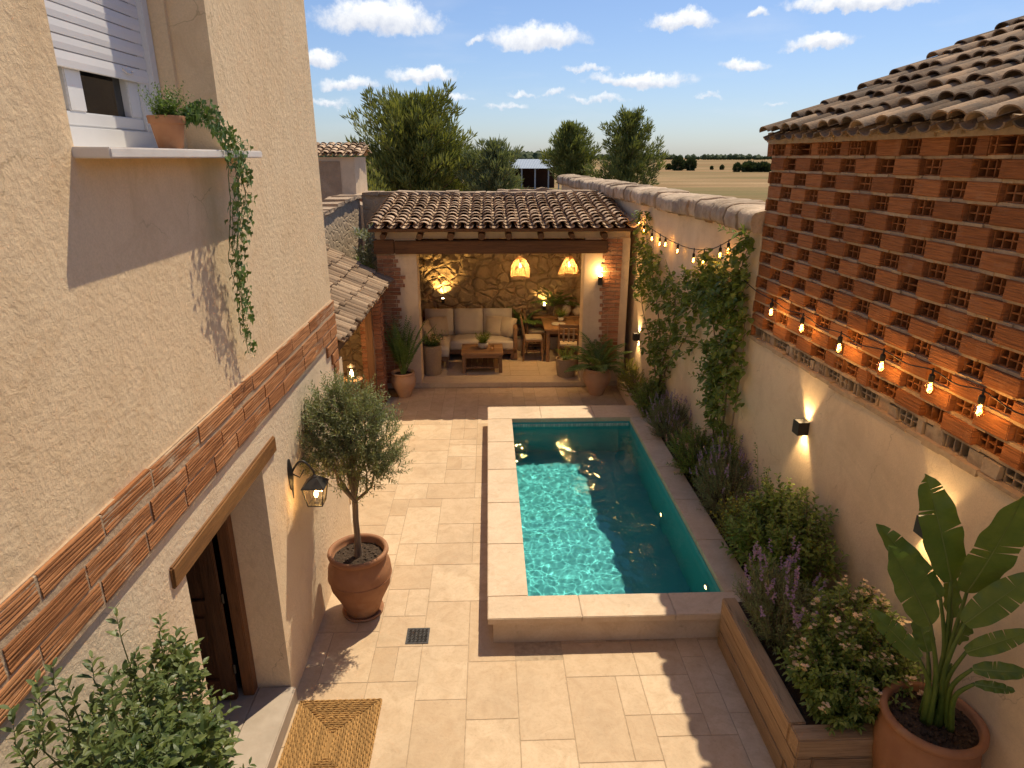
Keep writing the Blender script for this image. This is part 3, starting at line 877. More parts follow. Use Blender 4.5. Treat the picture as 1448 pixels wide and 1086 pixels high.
a = MB(); a.add([(LX + sx * .088, LY + sy * .088, LZ + .175) for sx, sy in ((-1, -1), (1, -1), (1, 1), (-1, 1))] + [(LX + sx * .025, LY + sy * .025, LZ + .235) for sx, sy in ((-1, -1), (1, -1), (1, 1), (-1, 1))] + [(LX + sx * .094, LY + sy * .094, LZ + .166) for sx, sy in ((-1, -1), (1, -1), (1, 1), (-1, 1))],
                [(0, 1, 5, 4), (1, 2, 6, 5), (2, 3, 7, 6), (3, 0, 4, 7), (4, 5, 6, 7), (8, 9, 1, 0), (9, 10, 2, 1), (10, 11, 3, 2), (11, 8, 0, 3)], 'black_metal', .5)
a.lathe((LX, LY, LZ + .235), [(.024, 0), (.02, .012), (.012, .02), (.008, .03)], 'black_metal', 12); a.build('cap', ln)
a = MB(); cr = [(-1, -1), (1, -1), (1, 1), (-1, 1)]
for i, (sx, sy) in enumerate(cr):
    a.tube([(LX + sx * .085, LY + sy * .085, LZ + .168), (LX + sx * .058, LY + sy * .058, LZ + .0)], .0055, 'black_metal', 6)
    tx, ty = cr[(i + 1) % 4]
    for (k, z_) in ((.085, LZ + .166), (.058, LZ), (.066, LZ + .045)):
        if z_ == LZ + .045: continue
        a.tube([(LX + sx * k, LY + sy * k, z_), (LX + tx * k, LY + ty * k, z_)], .006, 'black_metal', 6)
a.box((LX - .058, LY - .058, LZ - .006), (LX + .058, LY + .058, LZ), 'black_metal'); a.build('cage', ln)
a = MB()
for i, (sx, sy) in enumerate(cr):
    tx, ty = cr[(i + 1) % 4]
    a.quad((LX + sx * .056, LY + sy * .056, LZ + .004), (LX + tx * .056, LY + ty * .056, LZ + .004), (LX + tx * .082, LY + ty * .082, LZ + .164), (LX + sx * .082, LY + sy * .082, LZ + .164), 'glass_clear', .5)
a.build('glass', ln)
a = MB(); a.lathe((LX, LY, LZ + .005), [(.016, 0), (.016, .045), (.012, .05)], 'ceramic', 12)
bb = a.build('candle_socket', ln)
a = MB(); a.lathe((LX, LY, LZ + .055), [(.008, 0), (.017, .018), (.016, .035), (.005, .06)], 'filament', 12); a.build('bulb', ln, smooth=True)
lamp('POINT', 'lantern_light', (LX, LY, LZ + .07), 6, ln, WARM, .02)

# ------------------------------------------------------------------ plants: builders


def sprig(lf, stm, p, d, L, n, ll, lw, mat, stem_mat='bark', rad=.003, up=.35, curl=.25, big=False, opp=True):
    pts = [V(p)]; d = V(d).normalized(); q = V(p)
    steps = 4
    for i in range(steps):
        d = (d + V((0, 0, up * curl)) + rv(.12)).normalized(); q = q + d * (L / steps); pts.append(q.copy())
    if stm is not None: stm.tube(pts, [rad * (1 - .7 * i / steps) for i in range(steps + 1)], stem_mat, 4, caps=False)
    ang = random.random() * 6.28
    for i in range(n):
        t = (i + 1) / n; f = t * steps; k = min(int(f), steps - 1); pp = pts[k].lerp(pts[k + 1], f - k); dd = (pts[k + 1] - pts[k]).normalized()
        a = dd.cross(V((.3, .2, 1))).normalized(); bvec = dd.cross(a)
        ang += 1.9
        for s_ in ((0, math.pi) if opp else (0,)):
            o = a * math.cos(ang + s_) + bvec * math.sin(ang + s_)
            ld = (o * random.uniform(.6, 1.1) + dd * random.uniform(.5, .9) + V((0, 0, .1)))
            sc_ = random.uniform(.7, 1.1) * (1 - .35 * t)
            (lf.bigleaf if big else lf.leaf)(pp, ld, ll * sc_, lw * sc_, mat, up=V((0, 0, 1)) + rv(.4), var=random.random())
    return pts[-1]


def lobe_point(lobes, surf=.55):
    w_ = [l[1][0] * l[1][1] * l[1][2] for l in lobes]; c, r = random.choices(lobes, w_)[0]
    u = runit(); k = random.uniform(surf, 1) ** .6
    return V(c) + V((u.x * r[0], u.y * r[1], u.z * r[2])) * k, u


def shrub(name, label, cat, base, lobes, nsp, sl, nl, ll, lw, leafm, group=None, flowers=None, big=False, stems=6, surf=.3, upb=.5, smat='bark', srad=.004):
    t = thing(name, label, cat, base, group)
    lf = MB(); stm = MB(); fl = MB()
    B0 = V(base)
    for i in range(stems):
        pt, u = lobe_point(lobes, .2)
        mid_ = B0.lerp(pt, .5) + rv(.03); stm.tube([B0 + V((random.uniform(-.04, .04), random.uniform(-.04, .04), 0)), mid_, pt], [.008, .006, .003], smat, 5)
    tips = []
    for i in range(nsp):
        pt, u = lobe_point(lobes, surf)
        d = (u * .8 + V((0, 0, upb)) + (pt - B0).normalized() * .5)
        tips.append((sprig(lf, stm, pt - d.normalized() * sl * .5, d, sl * random.uniform(.7, 1.2), nl, ll, lw, leafm, smat, srad, big=big), u))
    if flowers: flowers(fl, tips, lobes)
    lf.build('foliage', t); stm.build('stems', t)
    if fl.v: fl.build('blossoms', t)
    return t


def blob(fl, c, r, m, n=5):
    for k in range(n):
        a = 6.283 * k / n + random.random(); d = V((math.cos(a), math.sin(a), random.uniform(.1, .7)))
        fl.leaf(c, d, r, r * .9, m, fold=.1)


def fl_cluster(mat, frac, r, n=4, spread=.03, topz=None):
    def f(fl, tips, lobes):
        for (p_, u) in tips:
            if random.random() < frac and u.z > -.2:
                for k in range(n): blob(fl, p_ + rv(spread), r * random.uniform(.7, 1.2), mat)
    return f


def fl_spike(mat, frac, L=.10, r=.014, lift=.06):
    def f(fl, tips, lobes):
        for (p_, u) in tips:
            if random.random() < frac and u.z > -.1:
                d = (u * .35 + V((0, 0, 1)) + rv(.25)).normalized()
                fl.tube([p_ - d * .02, p_ + d * lift], .0018, 'leaf_lavender', 3, caps=False)
                for k in range(14):
                    t = k / 13; q = p_ + d * (lift + L * t)
                    o = runit(); fl.leaf(q, o + d * .5, r * (1.2 - .5 * t), r * .9, mat, fold=.3)
    return f


# ------------------------------------------------------------------ olive tree in its jar
def jar(c, r, h, mat, name, label, group=None, soil='soil', rim=True, belly=1.05, foot=.55, cat='pot'):
    t = thing(name, label, cat, c, group)
    a = MB(); cx, cy, cz = c
    prof = [(r * foot * .96, 0), (r * foot, .015), (r * (foot + .16), h * .22), (r * belly * .93, h * .45), (r * belly, h * .64), (r * belly * .97, h * .76), (r * .86, h * .88), (r * .86, h * .905),
            (r * .97, h * .925), (r * 1.0, h * .96), (r * .98, h * .99), (r * .93, h), (r * .86, h * .985), (r * .83, h * .95), (r * .82, h * .87), (r * .1, h * .865)]
    a.lathe(c, prof, mat, 48, .5)
    for zz in (.60,): a.lathe((cx, cy, cz + h * zz), [(r * belly * .985, -.006), (r * belly * 1.012, 0), (r * belly * .985, .006)], mat, 48, .5)
    a.build('pot_body', t, smooth=True)
    s_ = MB(); vs = []; n = 40
    rr = r * .825
    for j in range(9):
        for k in range(n):
            q = rr * (j / 8); an = 6.283 * k / n; x, y_ = cx + q * math.cos(an), cy + q * math.sin(an)
            vs.append((x, y_, cz + h * .885 + .012 * noise.noise(V((x * 25, y_ * 25, 0))) + .01 * (1 - j / 8)))
    fs = [(j * n + k, j * n + (k + 1) % n, (j + 1) * n + (k + 1) % n, (j + 1) * n + k) for j in range(8) for k in range(n)]
    s_.add(vs, fs, soil, .4)
    for k in range(90):
        q = rr * math.sqrt(random.random()) * .96; an = random.random() * 6.28; x, y_ = cx + q * math.cos(an), cy + q * math.sin(an); e_ = random.uniform(.003, .010)
        s_.box((x - e_, y_ - e_, cz + h * .885), (x + e_, y_ + e_, cz + h * .885 + e_ * 1.6), soil, random.random(), jit=e_ * .4)
    s_.build('soil', t)
    return t


OC = (-1.27, 5.42, 0)
jar(OC, .285, .70, 'terracotta', 'terracotta_jar', 'big terracotta jar holding the olive tree beside the rendered wall')
sa_ = MB(); sa_.lathe((OC[0], OC[1], 0), [(.17, 0), (.195, .006), (.20, .03), (.19, .034), (.17, .015)], 'terracotta', 40, .4)
tag(sa_.build('plant_saucer', smooth=True), 'round terracotta saucer under the olive tree jar', 'saucer')
ot = thing('olive_tree', 'small round headed olive tree growing in the big terracotta jar', 'olive tree', (OC[0], OC[1], .6))
tk = MB(); lf = MB()
base = V((OC[0] + .0, OC[1], .60)); fork = V((OC[0] + .01, OC[1] + .0, 1.20))
tk.tube([base - V((0, 0, .02)), base + V((0, 0, .05)), base + V((.004, .004, .22)), base + V((.002, 0, .4)), fork], [.052, .038, .029, .027, .028], 'bark', 10, .6)
lobes = [((OC[0] - .20, OC[1], 1.84), (.30, .32, .34)), ((OC[0] + .20, OC[1] + .02, 1.80), (.30, .32, .32)), ((OC[0], OC[1], 2.06), (.32, .32, .32)), ((OC[0] + .03, OC[1] - .15, 1.66), (.36, .28, .26)), ((OC[0] - .12, OC[1] + .1, 2.17), (.18, .2, .20)), ((OC[0] + .32, OC[1], 1.60), (.17, .2, .17))]
for i in range(15):
    c, r = lobes[i % len(lobes)]; tgt = V(c) + V((random.uniform(-.6, .6) * r[0], random.uniform(-.6, .6) * r[1], random.uniform(-.2, .7) * r[2]))
    m1 = fork.lerp(tgt, .4) + rv(.04); m2 = fork.lerp(tgt, .75) + rv(.05)
    tk.tube([fork, m1, m2, tgt], [.016, .011, .007, .003], 'bark', 6, .5)
    for k in range(3):
        q = m2.lerp(tgt, random.random()); tk.tube([q, q + rv(.08), q + rv(.16)], [.004, .003, .001], 'bark', 4, .5)
for i in range(1050):
    pt, u = lobe_point(lobes, .12)
    d = u * .9 + V((0, 0, .55)) + rv(.3)
    sprig(lf, tk, pt - d.normalized() * .06, d, random.uniform(.12, .22), 8, .058, .0155, 'leaf_olive', rad=.0016)
tk.build('trunk', ot); lf.build('crown', ot)

# ------------------------------------------------------------------ shrub by the door (bottom left)
bt = thing('laurel_shrub', 'leafy green laurel shrub growing against the house wall left of the doorway', 'shrub', (-1.30, 2.1, 0))
lf = MB(); stm = MB()
tops = [at(225, 895, 0, -1.47), at(172, 905, 0, -1.40), at(78, 980, 0, -1.40), at(262, 925, 0, -1.42), at(285, 990, 0, -1.36), at(292, 1032, 0, -1.34), at(132, 960, 0, -1.35), at(55, 995, 0, -1.42), at(20, 1050, 0, -1.44),
        at(190, 960, 0, -1.38), at(240, 985, 0, -1.3), at(105, 1000, 0, -1.3), at(160, 1010, 0, -1.25), at(215, 1030, 0, -1.25), at(265, 1070, 0, -1.28), at(60, 1060, 0, -1.3), at(130, 1070, 0, -1.2), at(190, 1080, 0, -1.2)]
def shrub_ok(q):
    o = [(-40, 1045), (20, 1040), (70, 975), (120, 975), (150, 925), (225, 892), (262, 915), (290, 985), (304, 1040), (330, 1090)]
    f = V((math.sin(R(YAW)) * math.cos(R(PITCH)), math.cos(R(YAW)) * math.cos(R(PITCH)), -math.sin(R(PITCH)))); rr_ = V((math.cos(R(YAW)), -math.sin(R(YAW)), 0)); u_ = rr_.cross(f)
    d = q - V((0, 0, CAMH)); z_ = d.dot(f); x_ = 724 + 930 * d.dot(rr_) / z_; y_ = 543 - 930 * d.dot(u_) / z_
    for (a_, b_) in zip(o, o[1:]):
        if a_[0] <= x_ <= b_[0]: return y_ > a_[1] + (b_[1] - a_[1]) * (x_ - a_[0]) / (b_[0] - a_[0]) + 14
    return False


for tp in tops:
    b0 = V((-1.32 + random.uniform(-.08, .08), 2.15 + random.uniform(-.12, .12), 0)); md = b0.lerp(tp, .6) + rv(.06); md.x = max(md.x, -1.58)
    stm.tube([b0, md, tp], [.010, .006, .002], 'leaf_bush', 6)
    for k in range(15):
        q = tp if k == 0 else md.lerp(tp, random.uniform(.35, 1)) + rv(.05)
        q.x = max(q.x, -1.60)
        if k and not shrub_ok(q + V((0, 0, .07))): continue
        d = V((random.uniform(-.4, .7), random.uniform(-.8, .8), random.uniform(.5, 1.2))) if k else V((.05, .1, 1))
        sprig(lf, stm, q - V((0, 0, .02)), d, random.uniform(.08, .16), 5, .072, .024, 'leaf_bush', 'leaf_bush', .0018, big=True)
for k in range(1100):
    t = random.random(); q = V((random.uniform(-1.56, -1.10), random.uniform(1.45, 2.60), random.uniform(.9, 2.1)))
    if not shrub_ok(q + V((0, 0, .06))): continue
    sprig(lf, None, q, V((random.uniform(-.2, .8), random.uniform(-.8, .8), random.uniform(.2, 1))), .12, 4, .080, .034, 'leaf_bush', big=True)
for k in range(36):
    q = V((random.uniform(-1.5, -1.1), random.uniform(1.50, 1.85), random.uniform(1.5, 1.85)))
    sprig(lf, None, q, V((random.uniform(-.2, .8), random.uniform(-.8, .8), random.uniform(.2, 1))), .10, 4, .080, .034, 'leaf_lime', big=True)
lf.build('foliage', bt); stm.build('stems', bt)

# ------------------------------------------------------------------ pot on the sill with trailing ivy
pc = V((-1.72, 3.86, 4.238))
pt_ = thing('flower_pot', 'small terracotta flower pot standing on the white window sill', 'pot', pc)
a = MB(); a.lathe(pc, [(.058, 0), (.062, .004), (.083, .125), (.084, .13), (.092, .131), (.096, .165), (.094, .17), (.086, .17), (.083, .145), (.02, .14)], 'terracotta', 36, .6); a.build('pot_body', pt_, auto=50)
a = MB(); a.lathe(pc + V((0, 0, .140)), [(.082, 0), (.05, .008), (.01, .01)], 'soil', 24); a.build('soil', pt_)
iv = thing('trailing_ivy', 'trailing ivy spilling from the sill pot down the rendered wall', 'ivy', pc + V((0, 0, .13)))
lf = MB(); stm = MB()
for k in range(95):
    d = V((random.uniform(-.7, 1), random.uniform(-1, 1), random.uniform(.3, 1.2))); sprig(lf, stm, pc + V((0, 0, .15)) + rv(.04), d, random.uniform(.08, .19), 7, .026, .013, 'leaf_ivy', 'leaf_ivy', .0014)


def ivyleaf(mb, p_, face, s_, m_):
    # five pointed little leaf
    dn = V((random.uniform(-.4, .4), random.uniform(-.4, .4), -1)).normalized(); sd = dn.cross(face)
    if sd.length < .1: sd = V((0, 1, 0))
    sd.normalize(); nr = sd.cross(dn)
    sh_ = [(0, 0), (-.5, -.12), (-.55, .30), (-.22, .42), (0, 1.0), (.22, .42), (.55, .30), (.5, -.12)]
    vs = [p_ + sd * (x * s_) + dn * (y_ * s_) + nr * (abs(x) * .25 * s_) for x, y_ in sh_]
    mb.add(vs, [(0, 1, 2), (0, 2, 3), (0, 3, 4), (0, 4, 5), (0, 5, 6), (0, 6, 7)], m_, random.random())


strands = [([(-1.70, 3.90, 4.42), (-1.60, 4.02, 4.46), (-1.50, 4.08, 4.30), (-1.46, 4.10, 4.15), (-1.50, 4.07, 3.95), (-1.54, 4.06, 3.7), (-1.56, 4.12, 3.45), (-1.58, 4.18, 3.2), (-1.60, 4.23, 2.98)], 1.),
           ([(-1.70, 3.92, 4.42), (-1.60, 4.10, 4.44), (-1.49, 4.17, 4.28), (-1.47, 4.18, 4.0), (-1.54, 4.17, 3.7), (-1.57, 4.19, 3.45), (-1.59, 4.21, 3.25)], 1.),
           ([(-1.70, 3.90, 4.42), (-1.58, 3.98, 4.42), (-1.47, 4.0, 4.22), (-1.50, 4.0, 3.9), (-1.55, 4.02, 3.62), (-1.57, 4.05, 3.45)], 1.),
           ([(-1.70, 3.95, 4.42), (-1.62, 4.15, 4.40), (-1.50, 4.22, 4.22), (-1.48, 4.22, 3.95), (-1.56, 4.23, 3.72)], 1.),
           ([(-1.70, 3.88, 4.42), (-1.58, 4.04, 4.38), (-1.47, 4.12, 4.1), (-1.52, 4.10, 3.7), (-1.57, 4.13, 3.35), (-1.59, 4.15, 3.12)], 1.),
           ([(-1.72, 3.95, 4.40), (-1.66, 4.12, 4.44), (-1.56, 4.2, 4.36), (-1.50, 4.30, 4.26)], 1.), ([(-1.72, 3.95, 4.42), (-1.64, 4.06, 4.50), (-1.54, 4.14, 4.42), (-1.48, 4.2, 4.20), (-1.48, 4.17, 4.05)], 1.)]
for pts, dn in strands:
    P_ = [V(q) + V((random.uniform(-.01, .01), random.uniform(-.02, .02), 0)) for q in pts]
    fine = []
    for i in range(len(P_) - 1):
        for k in range(8): fine.append(P_[i].lerp(P_[i + 1], k / 8) + V((random.uniform(-.004, .004), random.uniform(-.008, .008), 0)))
    fine.append(P_[-1]); stm.tube(fine, .0022, 'leaf_ivy', 5)
    for q in fine:
        for k in range(3):
            if random.random() < .8:
                o = V((random.uniform(-.01, .05), random.uniform(-.055, .055), random.uniform(-.03, .03))); pp = q + o; pp.x = max(pp.x, -1.632)
                stm.tube([q, pp], .0009, 'leaf_ivy', 3, caps=False)
                ivyleaf(lf, pp, V((1, random.uniform(-.6, .4), .3)), random.uniform(.020, .044), 'leaf_ivy')
lf.build('foliage', iv); stm.build('stems', iv)

# ------------------------------------------------------------------ doormat and drain
mt = MB(); mx0, mx1, my0, my1 = -1.57, -.92, 3.42, 4.27
nr = 15
for k in range(nr):
    o = k * .0215; x0, x1, y0, y1 = mx0 + o, mx1 - o, my0 + o, my1 - o
    if x1 - x0 < .02: break
    for tw in (0, 1):
        pts = []; per = [(x0, y0), (x1, y0), (x1, y1), (x0, y1), (x0, y0)]; s_ = 0
        for i in range(4):
            (ax, ay), (bx, by) = per[i], per[i + 1]; n_ = max(2, int(math.hypot(bx - ax, by - ay) / .009))
            for j in range(n_):
                t = j / n_; s_ += 1; ph = s_ * .62 + tw * math.pi
                nx_, ny_ = (by - ay), -(bx - ax); l_ = math.hypot(nx_, ny_) or 1
                pts.append((ax + (bx - ax) * t + nx_ / l_ * math.cos(ph) * .0045, ay + (by - ay) * t + ny_ / l_ * math.cos(ph) * .0045, .012 + math.sin(ph) * .0045))
        pts.append(pts[0]); mt.tube(pts, .0066, 'jute', 5, random.random(), caps=False)
mt.box((mx0 + .005, my0 + .005, .001), (mx1 - .005, my1 - .005, .008), 'jute', .2)
tag(mt.build('doormat'), 'rectangular golden jute mat braided in rings in front of the doorway', 'doormat')
dg = thing('drain_grate', 'small square ornate metal drain cover set in the stone paving', 'drain', (-.70, 5.03, 0))
a = MB(); x, y, h = -.70, 5.03, .105
for lo, hi in (((x - h, y - h, .0015), (x + h, y - h + .014, .006)), ((x - h, y + h - .014, .0015), (x + h, y + h, .006)), ((x - h, y - h + .014, .0015), (x - h + .014, y + h - .014, .006)), ((x + h - .014, y - h + .014, .0015), (x + h, y + h - .014, .006))): a.box(lo, hi, 'grate')
a.build('rim', dg)
a = MB(); a.box((x - h + .01, y - h + .01, .001), (x + h - .01, y + h - .01, .002), 'dark_room'); a.build('sump_shade', dg)  # thin near black sheet paints the shaded hollow below the grate
a = MB()
for i in range(5):
    for j in range(5):
        cx, cy = x + (i - 2) * .036, y + (j - 2) * .036
        ring = [(cx + .0135 * math.cos(t * 6.283 / 10), cy + .0135 * math.sin(t * 6.283 / 10), .0042) for t in range(11)]
        a.tube(ring, .0034, 'grate', 5, caps=False)
        if (i + j) % 2: a.tube([(cx - .013, cy - .013, .0042), (cx + .013, cy + .013, .0042)], .003, 'grate', 4)
for i in range(6): a.box((x + (i - 2.5) * .036 - .002, y - .092, .003), (x + (i - 2.5) * .036 + .002, y + .092, .0055), 'grate')
a.build('fretwork', dg)

# ------------------------------------------------------------------ right boundary: stucco wall
gw = thing('garden_wall', 'long cream plastered garden wall running the length of the pool', 'wall', (3.2, 7, 0))
a = MB()


def wallseg(mb, y0, y1, z0, z1, th, m, off=0., ny=1, wob=0):
    n_ = max(1, ny)
    for k in range(n_):
        ya, yb = y0 + (y1 - y0) * k / n_, y0 + (y1 - y0) * (k + 1) / n_
        P0, P1 = W(ya, off, 0), W(yb, off, 0); Q0, Q1 = W(ya, off - th, 0), W(yb, off - th, 0)
        up = lambda p_, z_: (p_.x, p_.y, z_)
        vs = [up(P0, z0), up(P1, z0), up(Q1, z0), up(Q0, z0), up(P0, z1), up(P1, z1), up(Q1, z1), up(Q0, z1)]
        mb.add(vs, [(3, 2, 1, 0), (4, 5, 6, 7), (0, 1, 5, 4), (1, 2, 6, 5), (2, 3, 7, 6), (3, 0, 4, 7)], m, .5)


wallseg(a, -6, 7.13, -.02, 2.29, .45, 'plaster_wall'); wallseg(a, 7.13, 21, -.02, 3.43, .40, 'plaster_wall')
a.build('wall_face', gw)
lp = MB()   # crumbly mortar ledge on top of the lower wall
yy = -1.0
while yy < 7.1:
    l_ = random.uniform(.10, .26); P0 = W(yy, .012 + random.uniform(0, .014), 0); P1 = W(min(yy + l_, 7.12), .012 + random.uniform(0, .012), 0)
    Q0, Q1 = W(yy, -.2, 0), W(min(yy + l_, 7.12), -.2, 0); z0 = 2.272 + random.uniform(-.012, .006); z1 = 2.302 + random.uniform(-.004, .012)
    lp.add([(P0.x, P0.y, z0), (P1.x, P1.y, z0), (Q1.x, Q1.y, z0), (Q0.x, Q0.y, z0), (P0.x, P0.y, z1), (P1.x, P1.y, z1), (Q1.x, Q1.y, z1), (Q0.x, Q0.y, z1)],
           [(3, 2, 1, 0), (4, 5, 6, 7), (0, 1, 5, 4), (1, 2, 6, 5), (2, 3, 7, 6), (3, 0, 4, 7)], 'mortar', random.random()); yy += l_
lp.build('mortar_ledge', gw)
cpn = MB(); yy = 7.14
while yy < 20.8:
    l_ = random.uniform(.20, .38)
    vs = []; prof = [(.05, 3.43), (.125, 3.44), (.14, 3.47), (.145, 3.53), (.14, 3.60), (.12, 3.64), (.06, 3.665), (-.05, 3.68), (-.2, 3.69), (-.42, 3.68), (-.5, 3.60), (-.48, 3.44)]
    n_ = len(prof); dz = random.uniform(-.02, .02); do = random.uniform(-.025, .025)
    for k in range(8):
        y_ = yy + .003 + (l_ - .006) * (0, .06, .2, .4, .6, .8, .94, 1)[k]; e_ = .012 if k in (0, 7) else 0
        for (o, z_) in prof:
            nz = noise.noise(V((y_ * 7, o * 10, z_ * 10))) * .026 + noise.noise(V((y_ * 22, o * 25, z_ * 25))) * .018
            p_ = W(y_, (o + do) * (1 - e_) + nz, z_ + dz + nz * .6 - e_); vs.append(p_)
    fs = [(s_ * n_ + k, (s_ + 1) * n_ + k, (s_ + 1) * n_ + (k + 1) % n_, s_ * n_ + (k + 1) % n_) for s_ in range(7) for k in range(n_)]
    fs += [tuple(range(n_ - 1, -1, -1)), tuple(7 * n_ + k for k in range(n_))]
    cpn.add(vs, fs, 'rubble_coping', random.random()); yy += l_
cpn.build('stone_coping', gw, auto=60)

# ------------------------------------------------------------------ brick outbuilding
ob = thing('brick_outbuilding', 'red hollow brick outbuilding with open chequered brickwork above the garden wall', 'outbuilding', (4.5, 3.5, 2.3))
core = MB()


def obox(mb, y0, y1, z0, z1, o0, o1, m, var=None, jit=0):
    """o0..o1 = how far from the wall plane towards the courtyard"""
    ps = [W(y0, o0, z0), W(y1, o0, z0), W(y1, o1, z0), W(y0, o1, z0), W(y0, o0, z1), W(y1, o0, z1), W(y1, o1, z1), W(y0, o1, z1)]
    if jit: ps = [p_ + rv(jit) for p_ in ps]
    mb.add(ps, [(0, 1, 2, 3), (7, 6, 5, 4), (1, 0, 4, 5), (2, 1, 5, 6), (3, 2, 6, 7), (0, 3, 7, 4)], m, var)


YN, YF = -1.0, 7.13
obox(core, YN, YF, 2.30, 4.34, -.22, -.20, 'recess_shade', .5)  # near black sheet paints the shade seen through the brick holes
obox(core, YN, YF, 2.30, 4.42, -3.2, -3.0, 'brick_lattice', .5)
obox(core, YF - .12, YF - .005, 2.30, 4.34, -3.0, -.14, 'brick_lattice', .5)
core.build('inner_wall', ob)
bk = MB(); mo = MB(); hb = MB()
RH = .14; NR = 15; PER = .505; HW = .226
Z0 = 2.30
RH = .1365


def hollow(y0, y1, z0, z1, m='brick_hollow', broken=0, off=-.034):
    t_ = .0095; v_ = random.random()
    for k in range(4):
        yy = y0 + (y1 - y0 - t_) * k / 3
        if broken and random.random() < broken: continue
        obox(hb, yy, yy + t_, z0 + .004, z1 - .004, -.20, off + random.uniform(-.004, .004), m, v_, jit=.0012)
    for k in range(3):
        zz = z0 + (z1 - z0 - t_) * k / 2
        if broken and k == 1 and random.random() < broken: continue
        obox(hb, y0 + .003, y1 - .003, zz, zz + t_, -.20, off - .003 + random.uniform(-.003, .003), m, v_, jit=.0012)


for r_ in range(NR):
    z0 = Z0 + r_ * RH; z1 = z0 + RH - .021
    low = r_ == 0
    y = YN - (PER / 2 if r_ % 2 else 0)
    # mortar bed between the courses
    yy = YN
    while yy < YF - .01:
        y2 = min(yy + random.uniform(.07, .16), YF - .004)
        obox(mo, yy, y2, z1 - .0005, z0 + RH + .0005, -.20, -.006 + random.uniform(-.010, .004), 'mortar', random.random(), jit=.002); yy = y2
    while y < YF:
        s0, s1 = y, y + PER - HW; h0, h1 = s1 + .006, y + PER - .006
        s0c, s1c = max(s0, YN), min(s1, YF - .004)
        if s1c - s0c > .03:
            out = random.uniform(-.004, .008)
            if r_ == 0 and s0c < 6.6:
                # eroded greyish bottom course
                yy = s0c
                while yy < s1c - .02:
                    l_ = random.uniform(.07, .17); y2 = min(yy + l_, s1c)
                    if random.random() < .42: hollow(yy, y2, z0, z1, 'rubble_grey', .35, -.012)
                    else: obox(bk, yy + .004, y2 - .004, z0 + random.uniform(0, .02), z1 - random.uniform(0, .03), -.20, random.uniform(-.035, .006), random.choice(('rubble_grey', 'mortar', 'rubble_grey')), random.random(), jit=.010)
                    yy = y2
            elif r_ == 1 and random.random() < .35:
                hollow(s0c, (s0c + s1c) / 2, z0, z1, 'brick_hollow', .2, -.006); obox(bk, (s0c + s1c) / 2, s1c, z0, z1, -.20, out, 'brick_lattice', random.random(), jit=.004)
            elif r_ == NR - 1:
                cut = random.random()
                if cut < .45:
                    hollow(s0c, s0c + .16, z0, z1, 'brick_lattice', .15, -.004); obox(bk, s0c + .165, s1c, z0, z1 + .02, -.20, out, 'brick_lattice', random.random(), jit=.006)
                else: obox(bk, s0c, s1c, z0, z1 + .02, -.20, out, 'brick_lattice', random.random(), jit=.006)
            else:
                # slightly rounded, chipped stretcher
                obox(bk, s0c, s1c, z0, z1, -.20, out, 'brick_lattice', random.random(), jit=.0028)
                obox(bk, s0c + .006, s1c - .006, z0 + .006, z1 - .006, out - .01, out + .005, 'brick_lattice', random.random(), jit=.002)
        if h0 > YN and h1 < YF: hollow(h0, h1, z0, z1, 'rubble_grey' if r_ == 0 else 'brick_hollow', .12 if r_ < 2 or r_ == NR - 1 else .04)
        y += PER
bk.build('solid_brickwork', ob); hb.build('hollow_brickwork', ob); mo.build('mortar_joints', ob)
# wall plate of mortar under the tiles and the roof
a = MB()
a2 = WN * -1.0
slope = V((a2.x, a2.y, .42)).normalized()
n_out = a2
dn_ = -slope; RL = 3.6
top_org = W(YF + .06, .10, 4.34) + slope * RL
rt = MB(); tiles(rt, top_org, -WD, dn_, 38, .212, 10, RL / 10, .096, 'roof_tile_grey', jit=.018, seg=8, thick=.016, lift=.045, amp=.66)
rt.build('roof', ob, auto=50)
a = MB()
e0 = W(YF + .03, .03, 4.325); e1 = W(YN, .03, 4.325)
vs = [e0, e1, e1 + slope * 3.4, e0 + slope * 3.4]
vs += [q + V((0, 0, .045)) for q in vs]
a.add(vs, [(3, 2, 1, 0), (4, 5, 6, 7), (0, 1, 5, 4), (1, 2, 6, 5), (2, 3, 7, 6), (3, 0, 4, 7)], 'mortar', .5)
# gable of the far end up to the roof
q0 = W(YF - .01, -.02, 4.34); q1 = q0 + slope * 3.1
a.add([q0, V((q1.x, q1.y, 4.34)), q1 - V((0, 0, .02))], [(0, 1, 2)], 'brick_lattice', .5)
a.build('roof_bed', ob)
a = MB(); yy = YN     # mortar fillets pressed under the eave tiles
while yy < YF:
    l_ = random.uniform(.05, .13); o_ = random.uniform(.015, .055); z_ = random.uniform(4.335, 4.375)
    obox(a, yy, yy + l_ + .01, z_, 4.43, -.10, o_, 'mortar', random.random(), jit=.012); yy += l_
a.build('eave_mortar', ob)

# ------------------------------------------------------------------ box wall sconces on the garden wall


